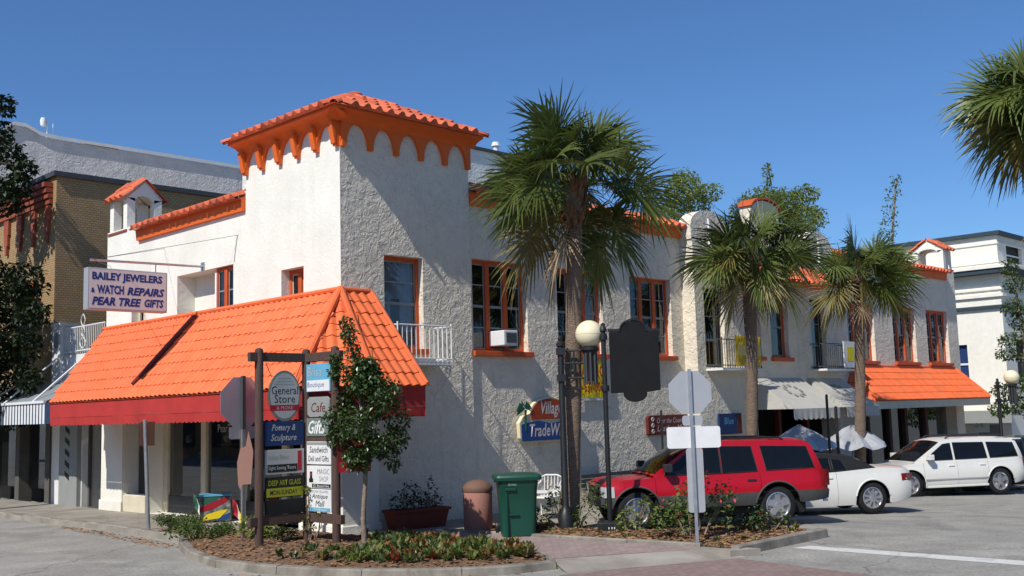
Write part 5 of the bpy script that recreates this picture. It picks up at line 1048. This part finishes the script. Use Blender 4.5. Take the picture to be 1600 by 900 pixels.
tree('big dark street tree shading the tan brick building and the striped awning',(-2.25,14.7,0),[(1.05, 1.9, 12.81, 0.38), (1.05, 2.12, 12, 0.42), (1.05, 1.4, 11.1, 0.51), (1.05, 0.03, 10.4, 0.38), (1.05, 0.78, 9.96, 0.51), (1.05, 1.57, 9.68, 0.59), (1.05, -0.19, 6.81, 0.64), (1.05, 0.79, 6.11, 0.68), (1.05, -0.75, 5.78, 0.51), (1.05, -0.06, 4.86, 0.59), (1.05, 0.9, 3.92, 0.68), (1.05, 0.57, 2.93, 0.59), (1.05, -0.62, 3.86, 0.42), (1.05, 1.51, 4.96, 0.68), (1.05, 1.93, 7.03, 0.68), (0.85, 3.0, 10.13, 0.68), (0.75, 3.13, 8.01, 0.77), (0.75, 2.93, 5.46, 0.77), (-0.25, 0.8, 6, 0.77), (-0.35, 1.8, 7.8, 0.77), (-0.05, -0.1, 5, 0.59)],[(0,0,-.2),(0,.05,1.5),(.05,.1,3),(0,.5,5),(.2,1.1,7),(.3,1.7,9),(.4,2.2,11)],.17,'leafk',.2,50,21,bark='barkd',name='street_tree')
tree('pale feathery tree behind the roof beside the tall palm crown',(36,16,0),[(-.5,0,14.6,1.3,1),(.6,.5,13.8,1.5,1.1),(-1.2,1,13,1.2,1),(.2,.4,15.4,.9,.7),(1.4,-.5,14.7,.8,.6),(-.2,0,12,1.5,1.2),(1.6,0,12.6,1.4,1),(2.6,.2,12,1.4,1)],[(0,0,-1),(0,0,5),(.2,0,9),(0,.1,12),(.1,0,14.5)],.2,'leafl',.2,30,31,name='feathery_tree')
tree('wide light green tree behind the curved roof gable',(39.5,12.5,0),[(-1.5,0,13.6,1.4,1),(.2,0,13.9,1.3,.9),(1.8,.2,13.9,1.2,.9),(2.6,-.4,14.6,.9,.6),(-2.6,0,13,1.3,1),(0,0,12.6,1.6,1),(1.2,-1,12.9,1.4,.9),(3.2,0,13.4,1,.7),(-.4,.2,15.4,.3,.8)],[(0,0,-1),(0,0,6),(.1,.2,10),(0,0,12.5),(-.35,.2,16.2)],.09,'leafl',.2,30,32,name='feathery_tree')
tree('thin wispy tree top poking up behind the third palm',(43.4,7.6,0),[(-.2,0,12.2,.6,.7),(.1,0,13.3,.5,.7),(.35,-.1,14.2,.45,.6),(.7,-.2,14.9,.3,.4),(-.6,.2,11.4,.7,.6)],[(0,0,-1),(0,0,6),(.1,.2,10),(.3,0,12.5),(.6,-.2,14.8)],.12,'leafm',.18,6,33,name='wispy_tree')
tree('green street tree before the far white building beside the distant lamp',(34.6,-1.9,-.95),[(-.3,.1,9.0,.4,.45),(-.1,0,8.3,.5,.4),(-.2,.1,7.3,.55,.4),(.2,-.2,6.7,.7,.5),(-.35,.3,5.9,.5,.35),(-.4,.5,5.3,.5,.3),(.3,-.3,5.2,.7,.5),(-.6,.7,3.7,.5,.35),(-.3,.4,3.1,.6,.45),(-.7,.9,2.9,.45,.35),(.2,0,3.9,.8,.6),(.4,-.4,2.7,.7,.5),(.9,-.9,6,1,.8),(1,-1,4,1,.8)],[(0,0,-.2),(0,.05,1.5),(.05,0,3),(.1,-.1,5),(0,0,8)],.1,'leafm',.17,26,41,name='street_tree')
def bush(label,loc,cl,mt,lsz,per,seed,name='shrub',extra=None,cat='shrub',grp=None):
    rr=random.Random(seed); t=T(name,label,cat,loc,0,grp); m=MB()
    for c in cl:
        for k in range(3): limb(m,(c[0]*.3+rr.uniform(-.05,.05),c[1]*.3,-.03),(c[0],c[1],c[2]),.012,.005,rr,4)
    m.build('stem','bark',t); m=MB()
    for c in cl: leaves(m,rr,c[:3],c[3],c[3],c[4] if len(c)>4 else c[3],int(per*c[3]**2/lsz**2*2.2)+25,lsz,.3,.0)
    m.build('foliage',mt,t,fix=False)
    if extra:
        m=MB()
        for c in cl: leaves(m,rr,c[:3],c[3]*1.02,c[3]*1.02,(c[4] if len(c)>4 else c[3])*1.02,extra[1],lsz*.8,.8,0)
        tag(m.build('flower',extra[0],t,fix=False),kind='stuff')
    return t
def blob(n,rx,ry,h,s0,s1,seed):
    rr=random.Random(seed); o=[]
    for i in range(n):
        a=rr.uniform(0,6.28); d=math.sqrt(rr.random()); o.append((d*rx*math.cos(a),d*ry*math.sin(a),h*rr.uniform(.35,1)*(1-.4*d),rr.uniform(s0,s1),rr.uniform(s0,s1)*.8))
    return o
bush('low glossy green shrub mass at the kerb by the leaning post',(-1.8,3.6,.02),blob(14,.35,1.0,.38,.14,.24,1),'leafm',.075,5,51)
bush('spreading green shrub at the tip of the island below the stop sign',(-2.35,1.75,.02),blob(16,.5,.9,.42,.15,.26,2),'leafm',.075,5,52)
bush('bright green strap leaved plant at the foot of the stop sign post',(-2.2,.0,.08),[(0,0,.28,.26,.24),(.2,-.2,.2,.18,.16)],'leafl',.2,6,53,name='strap_plant',cat='plant')
bush('small green shrub between the directory posts',(-2.2,-1.0,.1),blob(6,.35,.25,.3,.1,.17,3),'leafm',.07,5,54)
bush('climbing vine wound round the middle directory post',(-1.8,-1.4,.1),[(0,0,.35,.12,.2),(.03,-.05,.75,.1,.15),(-.05,0,1.0,.14,.08),(.05,-.35,.55,.1,.1)],'leafl',.08,6,55,name='vine',cat='vine')
bush('bushy dark green plants growing in the terracotta trough',(1.5,-.62,.38),[(-.45,0,.2,.26,.25),(-.15,0,.35,.26,.3),(.15,.02,.22,.24,.25),(.42,0,.35,.16,.4),(.5,0,.15,.2,.2)],'leafk',.08,6,56,name='potted_plant',cat='plant')
bush('light green sucker shrub round the foot of the big palm trunk',(2.55,-4.05,.06),[(-.35,.3,.3,.24,.25),(-.2,.15,.65,.2,.25),(.45,-.4,.5,.28,.3),(.4,-.3,.8,.18,.2),(.1,-.1,.25,.3,.2)],'leafm',.1,4,57)
bush('red flowering green shrub growing round the stop sign post before the red car',(2.75,-7.0,.05),[(-.2,.2,.35,.35,.32),(0,.1,.75,.33,.35),(.35,-.3,.5,.35,.4),(.1,-.1,1.05,.22,.25),(.55,-.35,.75,.25,.3),(-.45,.5,.35,.28,.28),(.2,.5,.5,.3,.3)],'leafm',.1,5,58,extra=('flower',12))
bush('dark twiggy shrub at the kerb end of the palm bed',(4.2,-7.6,.05),blob(9,.55,.35,.42,.16,.26,4),'leafd',.09,3,59,extra=('flower',3))
bush('thin yellow green weeds by the black marker base',(2.95,-5.45,.06),[(0,0,.3,.2,.3),(.1,-.2,.55,.13,.25),(-.1,.2,.2,.15,.18)],'leafl',.1,4,60,name='weed',cat='plant')
# bromeliads and crotons covering the island bed
def rosettes(name,poly,n,z,seed,mts,size,avoid=()):
    rr=random.Random(seed); mbs={k:MB() for k in mts}; x0=min(p[0] for p in poly);x1=max(p[0] for p in poly);y0=min(p[1] for p in poly);y1=max(p[1] for p in poly); k=0
    while k<n:
        x=rr.uniform(x0,x1);y=rr.uniform(y0,y1)
        if not inpoly(x,y,poly): continue
        m=mbs[rr.choice(mts)]; s=size*rr.uniform(.6,1.3); k+=1
        for j in range(rr.randrange(9,15)):
            a=rr.uniform(0,6.28); e=rr.uniform(.5,1.35); L=s*rr.uniform(.7,1.1); o=Vector((math.cos(a)*math.cos(e),math.sin(a)*math.cos(e),math.sin(e))); sd=Vector((-math.sin(a),math.cos(a),0))*s*.13; b=Vector((x,y,z))+Vector((rr.uniform(-.04,.04),rr.uniform(-.04,.04),0))
            m.add([b-sd*.5,b+sd*.5,b+o*L*.6+sd,b+o*L*.6-sd,b+o*L+Vector((0,0,-.15*L))],[(0,1,2,3),(3,2,4)])
    for k_,m in mbs.items():
        if m.v: tag(m.build(name,k_,fix=False),kind='stuff')
strip1=[(-3.0,-3.9),(-2.6,-4.8),(-1.4,-6.0),(-.75,-6.3),(-.15,-5.6),(-.1,-4.1),(-.25,-2.4),(-.9,-2.6),(-1.6,-3.2),(-2.4,-3.5)]
rosettes('ground_cover',strip1,430,.08,61,['leafr','leafm','leafm','leafd','leafl','frondy'],.21)
rosettes('ground_cover',[(-3.0,-4.0),(-3.4,-2.6),(-2.6,-2.4),(-1.9,-3.2),(-2.3,-3.9)],32,.1,62,['leafm','frondy','leafd'],.18)
rosettes('ground_cover',[(-.35,-2.4),(-.9,-1.9),(-1.2,-2.3),(-1.0,-3),(-.4,-3)],26,.1,63,['leafd','leafm'],.22)
rosettes('weeds',bedB,60,.04,64,['frondy','leafl','leafm'],.12)
# ---------------------------------------------------------------- cars
flat('carred',(.42,.005,.016),.35,spec=.3,coat=.35,var=.03); flat('carwhite',(.74,.73,.68),.3,spec=.5,coat=.7,var=.02); flat('carnavy',(.012,.014,.022),.3,spec=.5,coat=.6)
flat('clad',(.075,.075,.072),.6,var=.1,scale=9); flat('tyre',(.014,.014,.015),.8,var=.3,scale=20); flat('rim',(.55,.55,.57),.3,metal=.8,var=.06); flat('rimd',(.03,.03,.035),.5); flat('chrome',(.75,.76,.78),.15,metal=1); flat('lens',(.45,.47,.5),.1,spec=.8); flat('tail',(.25,.004,.008),.2,spec=.6,coat=.5); flat('cloth_top',(.014,.014,.016),.85,var=.2,scale=30); flat('amber',(.6,.2,.02),.3)
M['carglass']=mat('car_glass',(.006,.007,.008),.05,.1,3,spec=.35)
def lerp(tab,x):
    if x<=tab[0][0]: return tab[0][1]
    for (a,va),(b,vb) in zip(tab,tab[1:]):
        if x<=b: return va+(vb-va)*(x-a)/(b-a)
    return tab[-1][1]
def car(name,label,group,loc,rz,C,cat='car'):
    t=T(name,label,cat,loc,rz,group); xf,xr=C['xf'],C['xr']; W_=C['W']; paint=C['paint']; wr=C['wr']; wx=C['wx']; ar=wr*C.get('arch',1.2)
    xc=(xf+xr)/2; hl=(xf-xr)/2
    def plan(x): q=abs((x-xc)/hl); return 1-.05*q**2-.13*max(0,(q-.82)/.18)**2.2
    top=lambda x: lerp(C['deck'],x); sill=lambda x: lerp(C['sill'],x)
    def zb(x):
        z=sill(x)
        for w in wx:
            d=abs(x-w)
            if d<ar: z=max(z,wr+math.sqrt(ar*ar-d*d)*.98)
        return z
    def yy(x,z):
        s0=sill(x); q=max(0,min(1,(z-s0)/(top(x)-s0))); sec=.955+.045*math.sin(math.pi*min(1,q*1.15)**.85)-.035*q**5-.03*(1-q)**3; return W_*plan(x)*sec
    belt=C.get('belt')
    def cols(a,b,n=None):
        xs={a,b}; n=n or max(2,int((b-a)/.07)); xs|={a+(b-a)*i/n for i in range(n+1)}
        for w in wx:
            for k in range(13):
                x=w+ar*math.cos(math.pi*k/12)
                if a<x<b: xs.add(x)
        return sorted(xs)
    def side(a,b,sg,z0f,z1f,off=0,rows=9):
        xs=cols(a,b); g=[]
        for x in xs:
            z0=z0f(x); z1=max(z1f(x),z0+.003); g.append([(x,sg*(yy(x,z0+(z1-z0)*j/rows)+off),z0+(z1-z0)*j/rows) for j in range(rows+1)])
        return g
    cz=C.get('clad',0); low=lambda x: max(zb(x),cz) if cz else zb(x)
    m=MB(); doors=C['doors']; g=.007
    # far side whole, near side without its doors
    m.grid(side(xr,xf,-1,low,top)); prev=xr
    for a,b in doors:
        m.grid(side(prev,a-g,1,low,top)); prev=b+g
    m.grid(side(prev,xf,1,low,top))
    # deck: hood, cowl and tail top
    xs=cols(xr,xf); m.grid([[(x,yy(x,top(x))*k/6,top(x)+.045*(1-(k/6)**2)*plan(x)) for k in range(-6,7)] for x in xs])
    for x in (xr,xf):
        z0=sill(x); bulge=.05 if x==xf else -.05; rows=[]
        for j in range(9):
            z=z0+(top(x)-z0)*j/8; y=yy(x,z); rows.append([(x+bulge*(1-(k/6)**2),y*k/6,z+(.045*(1-(k/6)**2)*plan(x) if j==8 else 0)) for k in range(-6,7)])
        m.grid(rows)
    bo=sm(m.build('body',paint,t,fix=False),32)
    for a,b in doors:
        m=MB(); m.grid(side(a,b,1,low,top,.001)); d=sm(m.build('door',paint,t,fix=False),32)
        hx=a+.2; hz=top(a)-.13; q=MB(); y=yy(hx,hz); q.box(hx-.1,hx+.1,y-.01,y+.03,hz-.022,hz+.022); q.build('handle',C.get('handle',paint),d,bev=.01)
    if cz:
        m=MB()
        for sg in (1,-1): m.grid(side(xr,xf,sg,lambda x:min(zb(x),cz),lambda x:max(min(zb(x),cz),cz),.016,4))
        for x,s_ in ((xr,-1),(xf,1)):
            for j in range(1):
                z0=sill(x); m.grid([[(x+s_*(.07*(1-(k/6)**2)+.02),(yy(x,z)+.016)*k/6,z) for k in range(-6,7)] for z in (z0,z0+.1,cz-.05,cz)]); m.grid([[(x+s_*(.07*(1-(k/6)**2)+.02)*f_,(yy(x,cz)+.016)*k/6,cz) for k in range(-6,7)] for f_ in (0,1)])
        sm(m.build('cladding','clad',t,fix=False),35)
    # dark core behind the panels
    m=MB(); yi=W_-.3; n=14; xs=[xr+.12+(xf-xr-.24)*i/n for i in range(n+1)]; m.grid([[(x,-yi,sill(x)+.05),(x,-yi,top(x)-.06),(x,yi,top(x)-.06),(x,yi,sill(x)+.05),(x,-yi,sill(x)+.05)] for x in xs])
    m.box(xr+.5,xf-.4,-W_+.25,W_-.25,min(wr*.55,sill(0)),sill(0)+.1); m.box(doors[0][0] if doors else -.5,doors[-1][1] if doors else .5,-W_+.1,W_-.1,sill(0)+.02,top(0)-.05); m.build('underbody','tyre',t,fix=False)
    # greenhouse
    gh=C['green']; x0,x1=gh[0][0],gh[-1][0]; Wr=C['Wr']; zr=max(z for _,z in gh)
    def gy(x,z):
        tb=top(x); yb=yy(x,tb)-.012; q=max(0,(z-tb)/(zr-tb+1e-6)); return yb+(Wr*W_-yb)*q**1.15
    xs=sorted({x for x,_ in gh}|{x0+(x1-x0)*i/40 for i in range(41)}); m=MB(); gm=C.get('green_mat',paint)
    rows=[]
    for x in xs:
        zt=max(lerp(gh,x),top(x)+.002); tb=top(x)-.01; r=[]
        for j in range(7): z=tb+(zt-tb)*j/6; r.append((x,gy(x,z),z))
        y_=gy(x,zt); rr_=.06
        for k in range(1,12): q=1-k/6; r.append((x,y_*q*(1 if abs(q)<.99 else 1),zt+.05*(1-q*q)*min(1,(zt-tb)/.3)))
        for j in range(6,-1,-1): z=tb+(zt-tb)*j/6; r.append((x,-gy(x,z),z))
        rows.append(r)
    m.grid(rows); sm(m.build('cabin',gm,t,fix=False),38)
    for poly0 in C['windows']:
        poly=[(p[0]+(q_[0]-p[0])*k/5,p[1]+(q_[1]-p[1])*k/5) for p,q_ in zip(poly0,poly0[1:]+poly0[:1]) for k in range(5)]
        for sg in (1,-1):
            m=MB(); n=len(poly); cx_=sum(p[0] for p in poly)/n; cz_=sum(p[1] for p in poly)/n
            # subdivided so that it follows the tumblehome
            rings=[]
            for q in (1,.8,.6,.4,.2): rings.append([(cx_+(x-cx_)*q,cz_+(z-cz_)*q) for x,z in poly])
            pts3=lambda r,o: [(x,sg*(gy(x,z)+o),z) for x,z in r]
            vs=[]; 
            for r in rings: vs+=pts3(r,.009)
            vs.append((cx_,sg*(gy(cx_,cz_)+.009),cz_)); fs=[]
            for k in range(4):
                for i in range(n): fs.append((k*n+i,k*n+(i+1)%n,(k+1)*n+(i+1)%n,(k+1)*n+i))
            for i in range(n): fs.append((4*n+i,4*n+(i+1)%n,5*n))
            m.add(vs,fs); w_=m.build('side_window','carglass',t,fix=False,smooth=True)
            if sg==1:
                f=MB(); f.tube([(x,gy(x,z)+.009,z) for x,z in poly+poly[:1]],.009,4); f.build('window_seal','rimd',w_)
    for key,nm in (('wind','windscreen'),('rear','rear_window')):
        if key in C:
            a,b=C[key]; m=MB(); rows=[]
            for j in range(7):
                q=.06+.88*j/6; x=a+(b-a)*q; z=lerp(gh,x); s_=.012; y_=gy(x,z)*.93; rows.append([(x+(.012 if key=='wind' else -.012),y_*k/6,z+.05*(1-(k/6)**2)*min(1,(z-top(x)+.01)/.3)+.012) for k in range(-6,7)])
            m.grid(rows); m.build(nm,'carglass',t,fix=False,smooth=True)
    # wheels
    for w in wx:
        for sg in (1,-1):
            wt=T('wheel',None,None); wt.parent=t; wt.location=(w,sg*(W_*plan(w)*.955-.13),wr); tw=.115
            m=MB(); m.lathe([(wr*.66,-tw),(wr*.9,-tw),(wr*.985,-tw*.8),(wr,-tw*.5),(wr,tw*.5),(wr*.985,tw*.8),(wr*.9,tw),(wr*.68,tw*.96),(wr*.66,tw*.6),(wr*.64,0)],36,axis='y'); sm(m.build('tyre','tyre',wt))
            m=MB(); f=sg*tw; m.lathe([(wr*.66,0),(wr*.67,f*.9),(wr*.62,f*.92),(wr*.6,f*.3),(wr*.5,f*.1),(.02,f*.1)],32,axis='y'); sm(m.build('rim_barrel','rimd',wt)); m=MB(); m.lathe([(wr*.6,f*.55),(wr*.68,f*.6),(wr*.68,f*.95),(wr*.63,f*1.0),(wr*.6,f*.8),(wr*.6,f*.55)],32,axis='y'); ns=C.get('spokes',5)
            for k in range(ns):
                a=k*2*math.pi/ns+.3; ca,sa=math.cos(a),math.sin(a); sw=C.get('sw',.05)
                o=[]; 
                for r_,ww,d in ((wr*.1,sw*1.0,.92),(wr*.4,sw*.75,.86),(wr*.64,sw*1.1,.78)): o+= [(ca*r_-sa*ww,f*d,sa*r_+ca*ww),(ca*r_+sa*ww,f*d,sa*r_-ca*ww),(ca*r_-sa*ww,f*(d-.35),sa*r_+ca*ww),(ca*r_+sa*ww,f*(d-.35),sa*r_-ca*ww)]
                m.add(o,[(0,1,5,4),(4,5,9,8),(0,4,6,2),(4,8,10,6),(1,3,7,5),(5,7,11,9)])
            m.lathe([(wr*.2,f*.6),(wr*.2,f*.9),(wr*.13,f*1.0),(.01,f*1.0)],16,axis='y'); sm(m.build('rim','rim',wt),35)
    # arch lips
    for w in wx:
        for sg in (1,-1): m=MB(); m.tube([(w+ar*math.cos(a),sg*(yy(w+ar*math.cos(a),wr+ar*math.sin(a)*.98)+(.018 if cz else .0)),wr+ar*math.sin(a)*.98) for a in [rad(8+k*164/16) for k in range(17)]],.018,6); m.build('wheel_arch','clad' if cz else paint,t)
    # mirror
    mx,mz=C['mirror']
    for sg in (1,-1): m=MB(); y=yy(mx,top(mx)); m.box(mx-.08,mx+.09,sg*(y+.06)-.0,sg*(y+.24),mz-.08,mz+.09); m.box(mx-.02,mx+.05,min(sg*(y-.06),sg*(y+.07)),max(sg*(y-.06),sg*(y+.07)),mz-.07,mz-.03); m.build('mirror',C.get('mirror_mat',paint),t,bev=.035,seg=3)
    for nm,mt,x,za,zb_,ya,yb,dx in C.get('lamps',()):
        for sg in (1,-1):
            m=MB(); rows=[]
            s_=1 if x>0 else -1
            n=6; rows=[[ (x+s_*(.055*(1-((ya+(yb-ya)*k/n)/W_)**2))+s_*dx-( .0), sg*(ya+(yb-ya)*k/n), z) for k in range(n+1)]+[(x-s_*C.get('wrap',.2),sg*(yy(x-s_*C.get('wrap',.2),z)+.012),z)] for z in (za,(za+zb_)/2,zb_)]
            m.grid(rows); m.build(nm,mt,t,fix=False,smooth=True)
    return t
RZ=math.atan2(.58,-.815)
# red off-roader : wheels at front (4.16,-4.57) rear (6.7,-6.38)
def put(wf,wrr,W_): # centre on the ground from the near wheels' ground points
    a=Vector(wf);b=Vector(wrr); d=(a-b).normalized(); n=Vector((-d.y,d.x)); c=(a+b)/2-n*(W_-.13); return (c.x,c.y),math.atan2(d.y,d.x),(a-b).length
(c_,r_,wb)=put((4.16,-4.57),(6.7,-6.38),.93); k_=wb/2
JEEP=dict(xf=k_+.64,xr=-k_-1.2,W=.93,Wr=.72,paint='carred',wr=.405,wx=[k_,-k_],arch=1.27,clad=.7,handle='rimd',spokes=5,sw=.075,
  deck=[(-k_-1.2,1.06),(-k_-.95,1.1),(.0,1.08),(k_-.55,1.07),(k_-.4,1.07),(k_+.3,1.05),(k_+.52,1.01),(k_+.64,.95)],sill=[(-k_-1.2,.5),(-k_-.8,.46),(-k_,.43),(k_,.43),(k_+.45,.45),(k_+.64,.5)],
  doors=[(-k_+.38,.12),(.13,k_-.42)],green=[(-k_-1.12,1.1),(-k_-.87,1.67),(-k_-.7,1.75),(-.6,1.79),(.0,1.78),(.28,1.71),(k_-.38,1.12)],
  windows=[[(-k_-.9,1.17),(-k_-.76,1.62),(-k_+.3,1.66),(-k_+.22,1.15)],[(-k_+.42,1.14),(-k_+.5,1.66),(-.35,1.68),(-.35,1.12)],[(-.32,1.12),(-.32,1.68),(.02,1.67),(.08,1.12)],[(.2,1.12),(.16,1.66),(.3,1.62),(k_-.66,1.2),(k_-.62,1.12)]],
  wind=(k_-.38,.25),rear=(-k_-1.12,-k_-.86),mirror=(k_-.66,1.27),mirror_mat='rimd',lamps=[('headlight','lens',k_+.64,.7,.92,.5,.8,.01),('taillight','tail',-k_-1.2,.78,1.12,.66,.8,.01)],wrap=.17)
jp=car('red_car','red four door off roader with grey lower cladding parked nose to the kerb','cars parked along the street',(c_[0],c_[1],ROAD+.02),r_,JEEP)
m=MB()
for sg in (1,-1):
    m.tube([(-k_-.3,sg*.58,1.78),(-k_-.2,sg*.58,1.83),(.0,sg*.56,1.84),(.15,sg*.56,1.77)],.022,6)
for x in (-k_-.1,-.3): m.tube([(x,-.58,1.83),(x,.58,1.83)],.02,6)
m.build('roof_rack','black',jp)
m=MB()
for k in range(7): m.box(k_+.68,k_+.705,-.36+k*.105,-.29+k*.105,.72,.9)
m.build('grille','rimd',jp); m=MB(); m.tube([(-k_-1.3,.3,.42),(-k_-1.4,.3,.42)],.03,8); m.build('exhaust','chrome',jp)
# white convertible behind it
(c_,r_,wb)=put((11.05-.815*2.95,-6.36+.58*2.95),(11.05,-6.36),.88); k2=1.475
SED=dict(xf=k2+.95,xr=-k2-1.08,W=.88,Wr=.7,paint='carwhite',wr=.375,wx=[k2,-k2],arch=1.2,spokes=9,sw=.03,
  deck=[(-k2-1.08,.98),(-k2-.95,1.06),(-k2-.2,1.09),(-.6,1.02),(k2-.6,.97),(k2+.5,.85),(k2+.95,.66)],sill=[(-k2-1.08,.36),(-k2-.6,.25),(-k2,.22),(k2,.22),(k2+.95,.3)],
  doors=[(-.55,k2-.5)],green=[(-k2-.12,1.1),(-k2+.4,1.36),(-.3,1.44),(.1,1.42),(k2-.45,1.0)],green_mat='cloth_top',
  windows=[[(-.85,1.06),(-.75,1.3),(-.5,1.34),(-.5,1.06)],[(-.44,1.06),(-.44,1.36),(.1,1.36),(.65,1.06)]],wind=(k2-.45,.1),rear=(-k2-.05,-k2+.36),mirror=(k2-.75,1.1),lamps=[('headlight','lens',k2+.95,.55,.7,.45,.72,.01),('taillight','tail',-k2-1.08,.76,.93,.42,.72,.012)],wrap=.3)
sd=car('white_car','white two door convertible with a black cloth top parked behind the red off roader','cars parked along the street',(c_[0],c_[1],ROAD+gz(c_[0])),r_,SED)
(c_,r_,wb)=put((20.85-.84*3.1,-5.72+.54*3.1),(20.85,-5.72),.93); k3=1.55
SUV=dict(xf=k3+.92,xr=-k3-1.02,W=.93,Wr=.74,paint='carwhite',wr=.41,wx=[k3,-k3],arch=1.18,spokes=5,sw=.06,
  deck=[(-k3-1.02,1.02),(-k3-.85,1.08),(-.5,1.08),(k3-.55,1.07),(k3-.3,1.06),(k3+.5,.98),(k3+.92,.8)],sill=[(-k3-1.02,.45),(-k3-.6,.34),(-k3,.3),(k3,.3),(k3+.92,.36)],
  doors=[(-k3+.42,-.05),(-.04,k3-.45)],green=[(-k3-.95,1.09),(-k3-.72,1.62),(-k3-.5,1.71),(-.4,1.76),(.1,1.74),(.35,1.68),(k3-.15,1.06)],
  windows=[[(-k3-.72,1.16),(-k3-.6,1.58),(-k3+.35,1.62),(-k3+.3,1.14)],[(-k3+.4,1.14),(-k3+.45,1.62),(-.02,1.64),(-.02,1.13)],[(.06,1.13),(.06,1.63),(.33,1.6),(k3-.6,1.2),(k3-.58,1.12)]],
  wind=(k3-.15,.33),rear=(-k3-.95,-k3-.7),mirror=(k3-.62,1.22),lamps=[('headlight','lens',k3+.92,.66,.85,.5,.78,.01),('taillight','tail',-k3-1.02,.72,1.1,.62,.76,.012)],wrap=.14)
sv=car('white_suv','big white four door SUV with dark tinted windows parked third in the row','cars parked along the street',(c_[0],c_[1],ROAD+gz(c_[0])),r_,SUV)
m=MB()
for sg in (1,-1): m.tube([(-k3-.4,sg*.6,1.77),(-k3-.3,sg*.6,1.83),(.0,sg*.59,1.83),(.12,sg*.59,1.77)],.022,6)
m.build('roof_rail','rimd',sv); flat('cargrey',(.42,.42,.40),.5); m=MB(); m.box(-k3+.5,k3-.5,.93,.975,.3,.37); m.build('running_board','carwhite',sv,bev=.015); m=MB(); m.box(-k3+.44,k3-.46,.915,.94,.53,.58); m.build('side_moulding','cargrey',sv,bev=.01); m=MB(); m.box(-k3-1.05,-k3-.68,-.6,.6,1.66,1.7); m.build('spoiler','carwhite',sv,bev=.015)
(c_,r_,wb)=put((25.2-.84*2.75,-6.2+.54*2.75),(25.2,-6.2),.93)
NV={**SUV,'paint':'carnavy'}; car('dark_car','dark navy SUV just showing beyond the big white one','cars parked along the street',(c_[0],c_[1],ROAD+gz(c_[0])),r_,NV)
#--END
